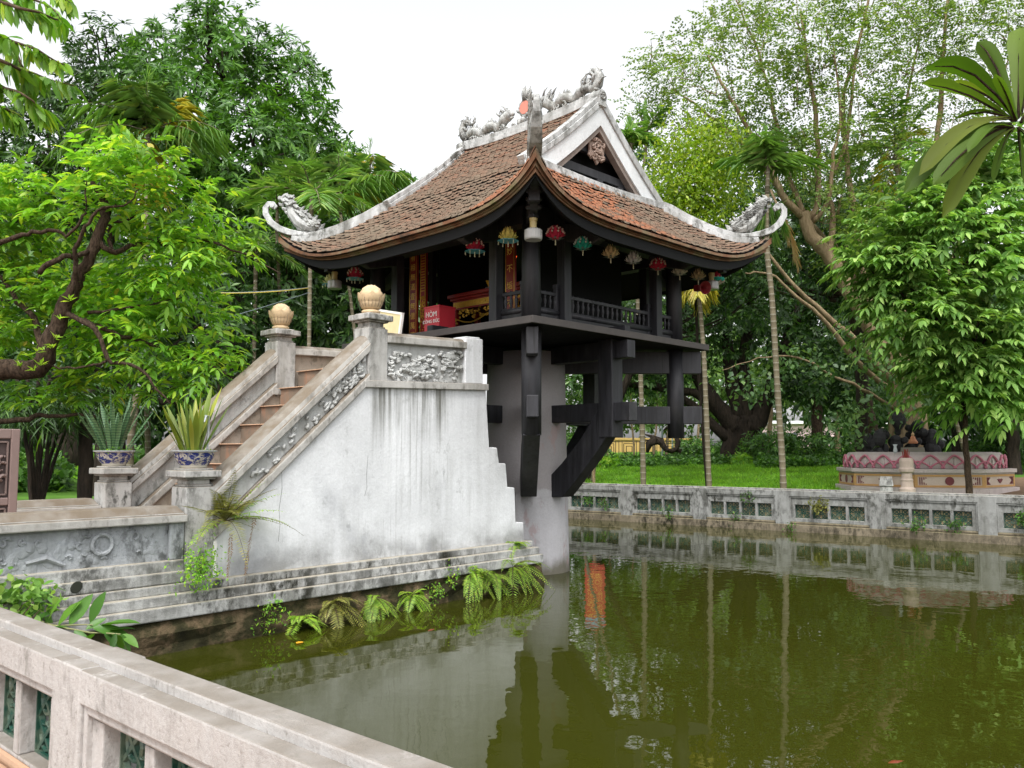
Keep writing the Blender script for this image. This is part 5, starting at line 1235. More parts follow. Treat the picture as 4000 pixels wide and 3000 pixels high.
slim('slim palm with a withered yellow tuft just under the lotus lanterns', (1533,1075), [(1530,1000),(1524,850),(1520,760),(1511,650),(1508,612)], 21.6, 11.5, (1506,604), .55, 52, nf=9, lf='lf_palmdry', dry=9, LL=.40, lw=.05, nleaf=20, el=(-.7,.6), droop=.9)
slim('slim palm seen through the pavilion legs, its crown showing past the gable', (1390,1075), [(1389,1000),(1386,880),(1380,700),(1372,500),(1365,330)], 22.9, 11.5, (1362,315), 1.1, 53, nf=8, LL=.6, lw=.06, el=(.5,1.4))
slim('slim palm mostly hidden behind the curved strut', (1280,1075), [(1283,1000),(1284,850),(1286,650),(1288,500)], 27.2, 9, (1288,480), 1.0, 54, nf=7, el=(.1,1.0))
palm('palm with blue-green fronds and a drying lower leaf at the right, between the tall stems', gp(2095,1040,25), at(1935,360,24.5), .06, 2.4, 11, 55, dry=2, nleaf=28, LL=.7, el=(-.35,1.3), droop=.45)
palm('small palm crown peeping over the white barge board', gp(1258,1040,24), at(1395,330,24), .045, 1.3, 7, 56, nleaf=22, LL=.5, el=(.4,1.4))

# light green tree with lobed leaves, right
dr = 18.3; f = gp(2095,1085,dr); t = Tree('lobed_leaf_tree', 'leafy bright green tree with lobed drooping leaves filling the right edge', 'tree', f)
limb(t.trunk, [f-Vector((0,0,.3)), at(2093,1040,dr), at(2088,990,dr), at(2085,930,dr), at(2080,830,dr+.2), at(2080,700,dr+.4), at(2090,560,dr+.5)], px(13,dr)/2*1.2, .03, 12, .01, 5)
lob = [PL(2060,540,dr,110),PL(2170,450,dr+.3,115),PL(1950,590,dr,75),PL(1985,690,dr-.2,90),PL(2110,720,dr-.2,115),PL(2200,640,dr,110),PL(2035,790,dr-.3,70),PL(2130,800,dr-.2,90),PL(2210,770,dr,90),PL(2060,860,dr-.2,45,32),PL(2190,860,dr,55,40),PL(2110,880,dr,40,26),PL(1895,560,dr,50,32),PL(2120,360,dr+.5,65),PL(2210,330,dr+.6,60),PL(2020,470,dr,70),PL(1915,650,dr,45,35),PL(1875,575,dr,48,34),PL(1905,515,dr+.2,55,45),PL(1965,470,dr+.3,70),PL(2050,400,dr+.4,80),PL(1960,640,dr,75)]
rg = np.random.default_rng(61)
for i,(c,rx,rz) in enumerate(lob): limb(t.limbs, [at(2082,860-i*14,dr+.2), Vector(c)*.6+at(2082,760,dr+.2)*.4-Vector((0,0,.2)), Vector(c)], .04, .008, 6, .03, i)
Pn, On = lobe_points(rg, lob, 74, (.4,1.02))
def lobed(rng, P, O):
    "pinnate leaf with broad blunt leaflets, hanging"
    return sprays(rng, P, O, 6, .54, .21, .085, .36, .45, fine=True, bend=.4, ang=.8)
t.finish('bark_brown', 'lf_ash', lobed(rg, Pn, On))

# the sacred fig: pale stems fanning up behind the planter, small airy leaves
db = 23.5; f = Vector(at(1965,950,db)); f.z = ground_z(f.x,f.y); t = Tree('fig_tree', 'tall airy fig tree with many pale leaning stems, rooted inside the lotus planter', 'tree', f)
for j in range(6):
    a = j*1.05; limb(t.trunk, [f+Vector((math.cos(a)*.42,math.sin(a)*.42,-.3)), f+Vector((math.cos(a)*.30,math.sin(a)*.30,.8)), at(1958,880,db)+Vector((math.cos(a)*.2,math.sin(a)*.2,0)), at(1950,800,db)+Vector((math.cos(a)*.1,math.sin(a)*.1,0))], .36, .22, 9, .03, j)
B = lambda x,y,dd=0: at(x,y,db+dd)
ST_ = [([B(1955,880),B(1925,780),B(1875,697),B(1824,608),B(1782,545),B(1748,501),B(1735,459)], .23, .16),
 ([B(1735,470),B(1690,420,-.3),B(1655,350,-.5),B(1600,250,-.8),B(1560,180,-1),B(1530,120,-1)], .11, .02),
 ([B(1740,475),B(1766,440),B(1766,300),B(1755,200),B(1744,127),B(1730,20)], .11, .025),
 ([B(1738,465),B(1700,360,.4),B(1672,240,.6),B(1640,120,.8),B(1590,0,1)], .08, .02),
 ([B(1755,480),B(1790,430,-.3),B(1800,330,-.4),B(1815,250,-.5),B(1800,100,-.5)], .08, .02),
 ([B(1790,560),B(1800,480,.3),B(1790,400,.3),B(1830,300,.4),B(1842,180,.5),B(1870,20,.6)], .10, .025),
 ([B(1900,740),B(1860,560,.6),B(1840,420,.8),B(1820,240,.9),B(1850,110,1),B(1880,-20,1)], .12, .03),
 ([B(1950,850),B(1870,650,1),B(1800,540,1.4),B(1700,430,1.8),B(1620,330,2),B(1520,240,2.2),B(1450,190,2.4)], .13, .02),
 ([B(1940,860,.5),B(1985,640,1.2),B(2010,420,1.6),B(2030,240,1.8),B(2040,60,2),B(2060,-60,2)], .14, .03),
 ([B(1945,830,.5),B(1950,600,1.5),B(1940,400,2),B(1960,200,2.2),B(1990,60,2.4)], .10, .02),
 ([B(1930,830),B(1850,740,-.3),B(1760,660,-.5),B(1690,590,-.7),B(1640,520,-.8)], .11, .03),
 ([B(1930,850),B(1850,780,-.4),B(1790,700,-.6),B(1720,640,-.8),B(1660,590,-.9),B(1610,590,-1)], .09, .02),
 ([B(1940,890),B(1880,850,-.6),B(1800,810,-.9),B(1720,770,-1.2),B(1640,775,-1.4),B(1560,800,-1.5)], .06, .008),
 ([B(1950,900),B(1990,760,.4),B(2060,560,1),B(2130,330,1.5),B(2180,120,1.8)], .11, .02)]
for i,(p,a,b) in enumerate(ST_): limb(t.limbs, p, a, b, 8, .03, i, 4)
rg = np.random.default_rng(71)
lob = [PL(1640,110,db-.5,95),PL(1560,170,db-1,85),PL(1490,130,db,75,60),PL(1440,180,db+1,70,55),PL(1480,240,db+1,80,60),PL(1590,260,db-.5,90),PL(1700,200,db-.3,95),PL(1770,110,db-.3,90),PL(1740,30,db,90),PL(1640,10,db+.5,90),PL(1860,120,db,100),PL(1880,10,db,100),PL(1840,260,db,95),PL(1960,120,db+1.5,95),PL(1980,10,db+1.5,100),PL(1930,300,db+1,100),PL(2060,120,db+1.5,95),PL(2080,10,db+1.5,100),PL(2180,60,db+1.5,100),PL(2170,180,db+1,90),PL(2050,260,db+1,90),PL(1530,330,db+1.5,70),PL(1760,350,db-.5,85),PL(1690,320,db,70),PL(1800,440,db,80),PL(1560,60,db+.5,60,50),PL(1420,110,db+1.5,45,35),PL(1900,430,db+.5,80),PL(1840,520,db+.5,70),PL(1390,230,db+1.5,40,30)]
for i,(c,rx,rz) in enumerate(lob):                                    # twigs that carry the airy sprays
    for j in range(7):
        e = Vector(c)+Vector(nrm(rg.normal(size=3)))*rx*rg.uniform(.6,1); b = Vector(c)+Vector((rg.normal()*.2,rg.normal()*.2,-rx*.5)); limb(t.limbs, [b, (b+e)/2+Vector((0,0,.1)), e], .014, .004, 4, .05, j, 2)
Pn, On = lobe_points(rg, lob, 78, (.1,1.08), .8)
VT = sprays(rg, Pn, On, 5, .60, .10, .068, .35, .2, False, .1)
t.finish('bark_pale', 'lf_bodhi', VT)
lob2 = [PL(1900,860,db-1.2,80),PL(1830,900,db-1.3,80,55),PL(1960,830,db-1,70),PL(1760,800,db-1.3,60,45),PL(1900,760,db-.8,70),PL(1620,830,db-1.5,80,40),PL(1700,760,db-1.3,70,30),PL(1850,950,db-1,60,30),PL(1980,740,db-.6,70)]
P2, O2 = lobe_points(rg, lob2, 42, (.1,1.05), .7); t.more('low_foliage', 'lf_bodhi_low', scatter(rg, P2, O2, 4, .15, .115, .16, False, .6))

bigtree('golden_tree', 'rounded yellow-green tree just right of the white gable', [PL(1500,330,21.6,70),PL(1545,390,21.6,70),PL(1450,400,21.6,75),PL(1510,450,21.4,75),PL(1430,460,21.6,60),PL(1555,320,21.8,45),PL(1490,500,21.4,60)],
  190, 6, .13, .06, 'lf_yellow', 'bark_dark', gp(1529,1000,23.2), at(1500,560,21.6), .04, 81, kind='scat')
bigtree('dark_tree', 'dark tree behind the right roof tip, filling the shade above the banyan', [PL(1430,540,28,80),PL(1540,560,28,90),PL(1610,540,28,80),PL(1640,640,28,90),PL(1480,640,28,90),PL(1390,620,28,70),PL(1400,700,28,70),PL(1600,480,29,75),PL(1680,520,29,80),PL(1700,430,29,65),PL(1780,480,29,80)],
  44, 7, .22, .08, 'lf_dark', 'bark_dark', gp(1255,1000,28), at(1400,720,28), .13, 82, gap=.2)
bigtree('broad_tree', 'broad mid-green tree filling the space behind the pale fig stems', [PL(1390,430,31,60),PL(1480,470,31,80),PL(1600,400,31,85),PL(1700,340,31,75),PL(1780,430,31,95),PL(1860,340,31,75),PL(1880,480,31,95),PL(1560,310,31,60),PL(1640,300,32,60),PL(1960,400,31,90),PL(1680,470,31,80),PL(1400,340,32,50)],
  46, 7, .22, .09, 'lf_bodhi_low', 'bark_brown', gp(1905,1000,32), at(1840,640,31), .22, 97, gap=.3)
# banyan with its thick dark limbs
dz = 37.0; f = gp(1605,995,dz); t = Tree('banyan', 'thick dark banyan trunk forking into heavy limbs beyond the lawn', 'tree', f)
Zb = lambda x,y,dd=0: at(x,y,dz+dd)
for j in range(5): limb(t.trunk, [Vector(Zb(1572+17*j,1000,(j%2)*.4))-Vector((0,0,.4)), Zb(1580+13*j,950), Zb(1590+8*j,900)], .42, .34, 9, .06, j)
for i,(p,a,b) in enumerate((([Zb(1590,930),Zb(1560,890),Zb(1530,850),Zb(1500,800),Zb(1470,760)],.42,.25),([Zb(1600,910),Zb(1590,860),Zb(1572,790),Zb(1570,700)],.36,.25),([Zb(1610,920),Zb(1612,850),Zb(1605,780),Zb(1620,690)],.36,.24),([Zb(1625,930),Zb(1645,890),Zb(1672,830),Zb(1700,740),Zb(1730,660)],.44,.25),([Zb(1575,950),Zb(1530,910),Zb(1500,880),Zb(1440,840),Zb(1380,820)],.25,.12),([Zb(1560,900),Zb(1500,850),Zb(1430,838),Zb(1340,825),Zb(1280,810)],.22,.1))): limb(t.limbs, p, a, b, 9, .06, i)
rg = np.random.default_rng(91); lob = [PL(1560,720,dz,100),PL(1650,660,dz,110),PL(1740,640,dz,100),PL(1800,700,dz,90),PL(1480,720,dz,90),PL(1700,740,dz,80),PL(1440,780,dz,70),PL(1390,800,dz,60),PL(1320,800,dz,60),PL(1620,580,dz,80),PL(1260,820,dz,60),PL(1840,620,dz,90),PL(1780,790,dz,70),PL(1520,650,dz,90),PL(1350,740,dz,80)]
Pn, On = lobe_points(rg, lob, 40, (.3,1.02), .2); t.finish('bark_dark', 'lf_dark', rosettes(rg, Pn, On, 6, .26, .10, 1.1, .3, .3))
# trunk with low crown right of the banyan
dq = 36; f = gp(1766,995,dq); t = Tree('brown_trunk_tree', 'smaller tree with stout red-brown trunk between banyan and lotus planter', 'tree', f); limb(t.trunk, [f-Vector((0,0,.3)), at(1766,950,dq), at(1765,905,dq), at(1764,850,dq)], px(27,dq)/2*1.1, px(22,dq)/2, 12, .03, 2)
rg = np.random.default_rng(92); Pn, On = lobe_points(rg, [PL(1770,830,dq,80,55),PL(1850,850,dq,80,50),PL(1710,830,dq,60,40),PL(1830,780,dq,80)], 46); t.finish('bark_brown', 'lf_dark', rosettes(rg, Pn, On, 6, .24, .09, 1.1, .35, .2))
for (x,y,dep,rr,lab,sd) in ((2060,860,27,120,'dark shrubby tree in deep shade behind the lotus planter',93),(2190,900,25,110,'dark tree at the right edge behind the lobed-leaf tree',94),(1860,640,30,110,'shaded tree behind the fig stems',95)):
    bigtree('shaded_tree', lab, [PL(x,y-60,dep,rr),PL(x+70,y-110,dep,rr*.8),PL(x-70,y-90,dep,rr*.8),PL(x,y-170,dep,rr*.8)], 42, 7, .24, .08, 'lf_dark', 'bark_dark', gp(x,1010,dep), at(x,y+20,dep), .2, sd, droop=.4)

# frangipani branch close to the camera, upper right
dp = 2.5; base = at(2330,330,dp); t = Tree('frangipani', 'close branch of large strap-shaped frangipani leaves at the top right corner', 'shrub', (base.x+.3,base.y-.4,ground_z(base.x+.3,base.y-.4)))
limb(t.trunk, [t.base-Vector((0,0,.2)), t.base+Vector((.05,.0,1.2)), base+Vector((.15,-.2,-.3)), base, at(2215,264,dp+.05)], .05, .008, 9, .006, 2, 5)
cc = at(2190,262,dp); LV = [((2190,262),(1990,180),34),((2185,255),(1985,380),0),((2185,268),(1950,420),8),((2180,270),(2015,400),-10),((2188,272),(2035,470),4),((2190,275),(2145,395),6),((2192,250),(2060,175),10),((2195,260),(2110,90),14),((2200,255),(2205,60),20),((2205,265),(2290,150),0),((2200,275),(2260,380),0),((2190,258),(2060,260),20),((2195,262),(2150,160),-20),((2185,275),(2090,330),-14),((2200,275),(2210,400),10),((2205,250),(2260,60),0),((2190,250),(2000,145),-26)]
VT = []; rg = np.random.default_rng(3)
for i,((x0,y0),(x1,y1),dd) in enumerate(LV):
    a = at(x0,y0,dp); b = at(x1,y1,dp+dd*.006); D = b-a; l = D.length; nn = Vector(rg.normal(scale=.6,size=3))+Vector((0,0,.9))-FWD*.45
    # blade as a curved ribbon with midrib
    s = D.normalized().cross(nn).normalized(); n2 = s.cross(D.normalized()); n = 12; V = []; T = []; w = l*.085
    for j in range(n):
        u = j/(n-1); wf = max(.03,(.25+.75*min(1,u*1.7))*(1-max(0,(u-.72)/.28)**2.2)**.5) if u < .995 else .02; c = a+D*u+Vector((0,0,1))*l*.16*math.sin(math.pi*u)*(1 if i%3 else .5)
        for k_ in (-1,-.5,0,.5,1): V.append(list(c+s*w*wf*k_+n2*w*.30*abs(k_)*wf+n2*.012*w*math.sin(u*40)*abs(k_)))
    for j in range(n-1):
        for k in range(4): q = j*5+k; T += [[q,q+1,q+6],[q,q+6,q+5]]
    VT.append((np.array(V),np.array(T)))
    t.limbs.tube([a]+[a+D*u+Vector((0,0,1))*l*.16*math.sin(math.pi*u)*(1 if i%3 else .5)-n2*.002 for u in (.2,.45,.7,.9)], [.005,.004,.0035,.0025,.001], 5)
t.finish('bark_brown'); raw_mesh('leaves', join(VT)[0]-np.array(t.base), join(VT)[1], M['lf_plum'], t.o, True)

# ------------------------------------------------------------------ lotus planter with shrine, urn and stone block
dl = 21.3; c0 = at(1993,1030,dl); PLX, PLY = c0.x, c0.y; gz = ground_z(PLX,PLY)-.02; zt_ = lambda y: at(1993,y,dl).z
o = empty('lotus_planter', 'round stone planter with pink-edged lotus petals on a faceted painted base', 'planter', (PLX,PLY,0), AZ-rad(4))
Rb = px(350/2,dl); zb0, zb1, zc = zt_(1062), zt_(1012), zt_(978)
hexa = lambda r, z, n=8, ph=.32: [(r*math.cos(2*math.pi*i/n+ph), r*math.sin(2*math.pi*i/n+ph), z) for i in range(n)]
g = G(); g.prism(hexa(Rb*1.02,zb0-.3), (0,0,zt_(1048)-zb0+.3)); g.build('footing', M['pinkstone'], o, bev=.01)
g = G(); g.prism(hexa(Rb*.965,zt_(1048)), (0,0,zt_(1018)-zt_(1048))); g.build('base_panel', M['creamstone'], o)
g = G(); g.prism(hexa(Rb*1.0,zt_(1018)), (0,0,zb1-zt_(1018)+.02)); g.prism(hexa(Rb*.975,zt_(1021)), (0,0,.05)); g.build('base_cornice', M['pinkstone'], o, bev=.01)
g = G(); em = G(); za, zb_ = zt_(1046.5), zt_(1021.5); hx = hexa(Rb*.967,0)
for i in range(8):
    a, b = Vector(hx[i]), Vector(hx[(i+1)%8]); u = (b-a).normalized(); nn = Vector((u.y,-u.x,0)); Lf = (b-a).length
    for (p,q,z0,z1) in ((0,Lf,za,za+.045),(0,Lf,zb_-.045,zb_),(.0,.06,za+.045,zb_-.045),(Lf-.06,Lf,za+.045,zb_-.045)): 
        A0 = a+u*p; B0 = a+u*q; g.prism([A0+Vector((0,0,z0)),B0+Vector((0,0,z0)),B0+Vector((0,0,z1)),A0+Vector((0,0,z1))], nn*.012)
    for s,e in ((.10,1),(Lf-.10,-1)):                        # fretwork corners
        for j in range(4):
            A0 = a+u*(s+e*.045*j); h = .045*(4-j); em.prism([A0+Vector((0,0,za+.06)),A0+u*e*.02+Vector((0,0,za+.06)),A0+u*e*.02+Vector((0,0,za+.06+h*.6)),A0+Vector((0,0,za+.06+h*.6))], nn*.01)
            em.prism([A0+Vector((0,0,zb_-.06)),A0+u*e*.02+Vector((0,0,zb_-.06)),A0+u*e*.02+Vector((0,0,zb_-.06-h*.6)),A0+Vector((0,0,zb_-.06-h*.6))], nn*.01)
    m = (a+b)/2+Vector((0,0,(za+zb_)/2))
    em.prism([m+u*.10*math.cos(t*.5236)+Vector((0,0,.10*math.sin(t*.5236))) for t in range(12)] if i%2 else [m+u*x+Vector((0,0,z)) for x,z in ((-.13,.03),(-.05,.05),(0,.02),(.05,.05),(.13,.03),(.06,-.03),(0,-.06),(-.06,-.03))], nn*.012)
g.build('painted_frame', M['ochre'], o); em.build('painted_emblem', M['maroon'], o)
rl = px(309/2,dl); hl = zc-zb1
g = G(); g.lathe([(rl*.99,-.01),(rl*1.0,hl*.35),(rl*.99,hl*.75),(rl*.95,hl*.97),(rl*.85,hl),(rl*.80,hl*.9),(.3,hl*.85)], 64, (0,0,zb1+.02)); g.build('lotus_bowl', M['pinkstone'], o, smooth=True)
g = G(); g2 = G(); npet = 22
for i in range(npet):
    for ring in (0,1):
        a = 2*math.pi*(i+.5*ring)/npet; hw = math.pi/npet*1.12; pts = []
        for j in range(13):
            t = j/12*2-1; zz = hl*(.05+(.75 if ring==0 else .40)*(1-abs(t)**1.6)); rr = rl*(1.012-.06*max(0,zz/hl-.6)); pts.append((rr*math.cos(a+hw*t), rr*math.sin(a+hw*t), zb1+.02+zz))
        g.tube(pts, .028 if ring==0 else .02, 5)
        g2.ball((rl*1.0*math.cos(a), rl*1.0*math.sin(a), zb1+.02+hl*(.38 if ring==0 else .2)), .085 if ring==0 else .06, 6, (.4,.4,1.3)) if True else 0
g.build('petal_outline', M['pink'], o); g2.build('petal', M['pinkstone'], o, smooth=True)
# rock shrine inside
o = empty('rock_shrine', 'black rockwork shrine with blank grey tablet in front of the fig trunk', 'shrine', Vector(at(1972,985,dl+.3)), 0); zz = o.location.z
g = G(); R = random.Random(6)
for i in range(70):
    a = R.uniform(-.95,.95); g.ball((RGT*a+Vector((0,0,R.uniform(-.2,.25+.85*(1-abs(a)))))+AXH*R.uniform(.2,.7)), R.uniform(.07,.17), 6, (1,1,R.uniform(.7,1.6)))
g.build('rockwork', M['rock'], o)
g = G(); c = RGT*0; pts = [RGT*x+Vector((0,0,z)) for x,z in ((-.34,-.15),(.36,-.15),(.30,.22),(-.27,.22))]; g.prism(pts, AXH*.06); g.build('tablet', plain('grey_tablet', (.17,.165,.13), .85, var=.2), o)
b = Vector(at(1972,948,dl+.15)); o = empty('seated_figurine', 'little seated buddha figurine in gold and red on the black rockwork', 'statue', b, AZ+rad(180)-rad(0))
g = G(); g.lathe([(.10,-.12),(.12,-.09),(.09,-.04),(.065,.0),(.055,.05),(.03,.075)], 12); g.build('robe', plain('red_gold_robe', (.40,.16,.07), .6), o, smooth=True)
g = G(); g.ball((0,0,.11), .04, 8, (1,1,1.2)); g.ball((0,0,.165), .016, 6); g.build('head', plain('figurine_gold', (.48,.32,.16), .5), o, smooth=True)
b = Vector(at(1934,973,dl-1.2)); b.z = zc+.0; o = empty('offering_vase', 'small white vase standing on the rim of the lotus planter', 'vase', b); g = G(); g.lathe([(.03,-.02),(.05,.05),(.035,.12),(.03,.15),(.055,.20),(.05,.20),(.02,.15)], 12); g.build('vase_body', M['rim'], o, smooth=True)
# incense urn and stone block in front
du = dl-px(330/2,dl)*.98-.45
b = Vector(at(1960,1060,du)); b.z = ground_z(b.x,b.y)-.03; zy = lambda y: at(1960,y,du).z-b.z
o = empty('stone_urn', 'lotus-necked stone urn holding burnt incense in front of the planter', 'urn', b); w_ = px(1,du)
g = G(); g.lathe([(34*w_/2,0),(34*w_/2,zy(1056)),(26*w_/2,zy(1052)),(24*w_/2,zy(1040)),(26*w_/2,zy(1037)),(22*w_/2,zy(1034)),(21*w_/2,zy(1022)),(30*w_/2,zy(1019)),(32*w_/2,zy(1013)),(28*w_/2,zy(1010)),(28*w_/2,zy(1008)),(29*w_/2,zy(996)),(26*w_/2,zy(991)),(20*w_/2,zy(989))], 20); g.build('urn_body', M['creamstone'], o, smooth=False, bev=.006)
g = G(); R = random.Random(3)
for i in range(16): a=R.uniform(0,6.28); r_=R.uniform(0,.06); g.tube([(r_*math.cos(a),r_*math.sin(a),zy(990)),(r_*1.4*math.cos(a),r_*1.4*math.sin(a),zy(990)+R.uniform(.10,.22))], .008, 4)
g.build('incense_sticks', plain('burnt_incense', (.20,.03,.02), .8), o)
b = Vector(at(1915,1062,du+.15)); b.z = ground_z(b.x,b.y)-.03; o = empty('stone_block', 'small greyish stone block beside the urn, left of it', 'stone', b, AZ-rad(25)); h = at(1915,1029,du+.15).z-b.z
g = G(); g.box(-.15,.15,-.15,.15,0,h*.62,top=.02); g.box(-.15,.15,-.15,.15,h*.66,h*.94,top=.025); g.box(-.12,.12,-.12,.12,h*.6,h); g.build('block', M['newel'], o, bev=.008)
# brown paved path at the right
g = G(); q = [ground_at(2060,1062,19.0),ground_at(2330,1062,19.0),ground_at(2330,1052,23.5),ground_at(2130,1052,23.5)]; g.prism([p+Vector((0,0,.02)) for p in q], (0,0,.03)); tag(g.build('path', M['dirtpath']), kind='structure')

# red hanging banner seen through the legs and mirrored in the pond
db_ = 26.0; o = empty('banner_sign', 'red vertical banner with yellow writing, hidden by the pavilion and mirrored in the pond', 'sign', Vector(at(1283,1010,db_)), AZ-rad(90)); zb = o.location.z
g = G(); w = px(42,db_)/2; z1, z0 = at(1283,853,db_).z-zb, at(1283,985,db_).z-zb; g.box(-w,w,-.02,.02,z0,z1); g.build('panel', M['redcloth'], o)
g = G(); g.tube([(0,.05,-1.2),(0,.05,z1)], .05, 8); g.build('pole', M['bark_pale'], o)
g = G(); g.box(-w,w,-.028,-.021,z1-.22,z1-.06); g.build('blue_band', plain('pale_blue_band', (.22,.36,.46), .6), o)
g = G(); R = random.Random(2); z = z1-.38
while z > z0+.12:
    n = R.randint(3,5); ww = w*R.uniform(.55,.85); x = -ww
    for i in range(n*2):
        q = 2*ww/(n*2); g.box(x+.1*q,x+q*R.uniform(.5,.9),-.027,-.021,z,z+.055); x += q
    z -= R.choice((.11,.11,.19))
g.build('yellow_writing', M['goldtxt'], o)

# ------------------------------------------------------------------ garden beyond: iron fence, carved bird root, lamps, yellow wall, pale building
dfn = 46.0
o = empty('iron_fence', 'low black iron fence with square fretwork across the back of the lawn', 'fence', (0,0,0)); pa, pb = at(1240,985,dfn), at(2100,985,dfn+2); L_ = (pb-pa).length; u = Vector((pb.x-pa.x,pb.y-pa.y,0)).normalized(); 
o.location = (pa.x,pa.y,ground_z(pa.x,pa.y)); g = G(); h = 1.0
for z in (.08,h-.05): g.bar(Vector((0,0,z)), u*L_+Vector((0,0,z)), .04, .04)
x = 0
while x < L_: 
    for e in (0,.18,.36): g.bar(u*(x+e)+Vector((0,0,.0)), u*(x+e)+Vector((0,0,h)), .03, .03, tuple(u))
    for (e,z,s) in ((.75,.55,.16),(.75,.55,.30)):
        P_ = [u*(x+e+dx*s)+Vector((0,0,z+dz*s)) for dx,dz in ((-1,-1),(1,-1),(1,1),(-1,1))]
        for i in range(4): g.bar(P_[i],P_[(i+1)%4],.03,.03,(0,1,0.1))
    x += 1.15
g.build('fretwork', M['iron'], o)
dy = 62; g = G(); pa, pb = at(1318,975,dy), at(1520,975,dy+3); u = Vector((pb.x-pa.x,pb.y-pa.y,0)); n_ = Vector((-u.y,u.x,0)).normalized()*.3; z0 = 1.7
P0 = Vector((pa.x,pa.y,z0)); ht = at(1400,950,dy).z-z0
o = empty('yellow_wall', 'long low yellow wall at the far end of the garden', 'wall', P0); 
g.prism([Vector((0,0,0)),u,u+n_,n_], (0,0,ht)); g.build('wall_body', M['yellow'], o); g = G(); g.prism([-n_*.2+Vector((0,0,ht)),u-n_*.2+Vector((0,0,ht)),u+n_*1.2+Vector((0,0,ht)),n_*1.2+Vector((0,0,ht))], (0,0,.15)); g.build('wall_cap', M['yellow'], o)
o = empty('pale_building', 'pale pink and white building glimpsed low behind the banyan', 'building', Vector((at(1780,950,85).x,at(1780,950,85).y,1.2)), AZ-rad(90))
g = G(); g.box(-7.5,9.5,0,6,0,3.4); g.build('wall', plain('pale_pink_wall', (.62,.46,.46), .9), o); g = G(); g.box(-8,10,-.5,6.5,3.4,3.7); g.build('roof', plain('white_roof', (.7,.7,.72), .8), o)
for i in range(6):
    g = G(); g.box(-6.5+i*2.6,-5.3+i*2.6,-.06,.0,.9,2.5); g.build('window', plain('dim_window', (.12,.13,.15), .3) if i == 0 else bpy.data.materials['dim_window'], o)
def street_lamp(x, ytop, dep, lab):
    p = at(x,ytop,dep); gz_ = ground_z(p.x,p.y); o = empty('garden_lamp', lab, 'lamp post', (p.x,p.y,gz_), 0, 'lamp posts in the far garden'); h = p.z-gz_
    g = G(); g.tube([(0,0,0),(0,0,h-.25)], [.07,.05], 8); g.build('pole', plain('lamp_green', (.22,.28,.27), .6) if 'lamp_green' not in bpy.data.materials else bpy.data.materials['lamp_green'], o)
    g = G(); g.lathe([(.30,-.12),(.27,-.08),(.10,.04),(.02,.06)], 14); g.build('lamp_hood', M['paint'], o); g = G(); g.lathe([(.10,-.30),(.16,-.13)], 12); g.build('lamp_globe', M['rim'], o)
street_lamp(1690,878,45,'pale green lamp post right of the slim palm beyond the banyan'); street_lamp(1430,912,50,'lamp post over the lawn between two slim palms, the taller of the pair'); street_lamp(1452,925,60,'lamp post over the lawn between two slim palms, the shorter of the pair')
for i,(x0,y0,x1,y1,dep,w,lab) in enumerate(((1312,985,1316,905,44,5,'thin pole-like trunk at the left end of the yellow wall'),(1372,985,1362,880,46,5,'thin trunk in the far garden, slightly leaning left'),(1440,985,1448,870,48,7,'smooth pale grey trunk near the far lamp posts'),(1470,980,1476,880,50,5,'thin trunk right of the far lamp posts'),(1505,985,1512,880,46,6,'thin trunk at the right end of the yellow wall'),(1662,985,1664,890,42,12,'pale straight trunk just left of the tall slim palm'),(1810,985,1808,900,44,12,'pale trunk before the pink building'),(1410,985,1420,900,47,5,'forked young trunk beside the carved bird'))):
    f = gp(x0,y0,dep); t = Tree('garden_tree', lab, 'tree', f, 'slim trunks in the far garden'); limb(t.trunk, [f-Vector((0,0,.2)), at((x0+x1)/2,(y0+y1)/2,dep), at(x1,y1,dep), at(x1,y1-60,dep)], px(w,dep)/2, px(w,dep)/2*.7, 7, .03, i)
    rg = np.random.default_rng(200+i); Pn, On = lobe_points(rg, [PL(x1,y1-70,dep,55,45),PL(x1+30,y1-100,dep,45,40)], 26); t.finish('bark_pale', 'lf_far', rosettes(rg, Pn, On, 5, .35, .14, 1.1, .3, .3))
# carved root in the shape of a bird
dk = 44; b = gp(1425,985,dk); o = empty('carved_bird', 'dark root carving shaped like a swan on the lawn before the iron fence', 'sculpture', b, AZ-rad(90)); k_ = px(1,dk); Z = lambda y: at(1425,y,dk).z-b.z
g = G(); g.tube([((x-1425)*k_,0,Z(y)) for x,y in ((1398,978),(1402,960),(1415,950),(1428,952),(1432,962),(1440,972),(1452,975),(1462,970),(1465,955),(1460,938),(1452,925),(1446,920),(1440,925),(1433,930))], [.07,.2,.27,.22,.16,.14,.15,.15,.15,.13,.11,.10,.08,.02], 8)
g.tube([((x-1425)*k_,.05,Z(y)) for x,y in ((1432,952),(1412,944),(1393,938))], [.14,.11,.03], 6); g.tube([((x-1425)*k_,-.05,Z(y)) for x,y in ((1430,958),(1410,953),(1392,950))], [.14,.1,.03], 6); g.tube([((x-1425)*k_,0,Z(y)) for x,y in ((1462,965),(1472,980),(1480,988))], [.13,.1,.05], 6)
g.build('root_body', M['bark_dark'], o, smooth=True)
b = ground_at(1352,1043,23.2); b.z += .05
g = G(); g.ball((0,0,.06), .14, 8, (1.7,.8,.7)); g.ball((.18,0,.02), .07, 6, (1.5,.8,.6)); g.ball((-.15,.02,.02), .08, 6, (1.2,.8,.6)); R = random.Random(1); g.v = [(x+R.uniform(-.015,.015),y+R.uniform(-.015,.015),z+R.uniform(-.02,.02)) for x,y,z in g.v]
ob = g.build('plastic_bag', plain('white_plastic', (.75,.76,.78), .4), loc=(b.x,b.y,b.z)); ob.rotation_euler = (0,0,AZ-rad(90)); tag(ob, 'crumpled white plastic bag lying in the grass', 'bag')

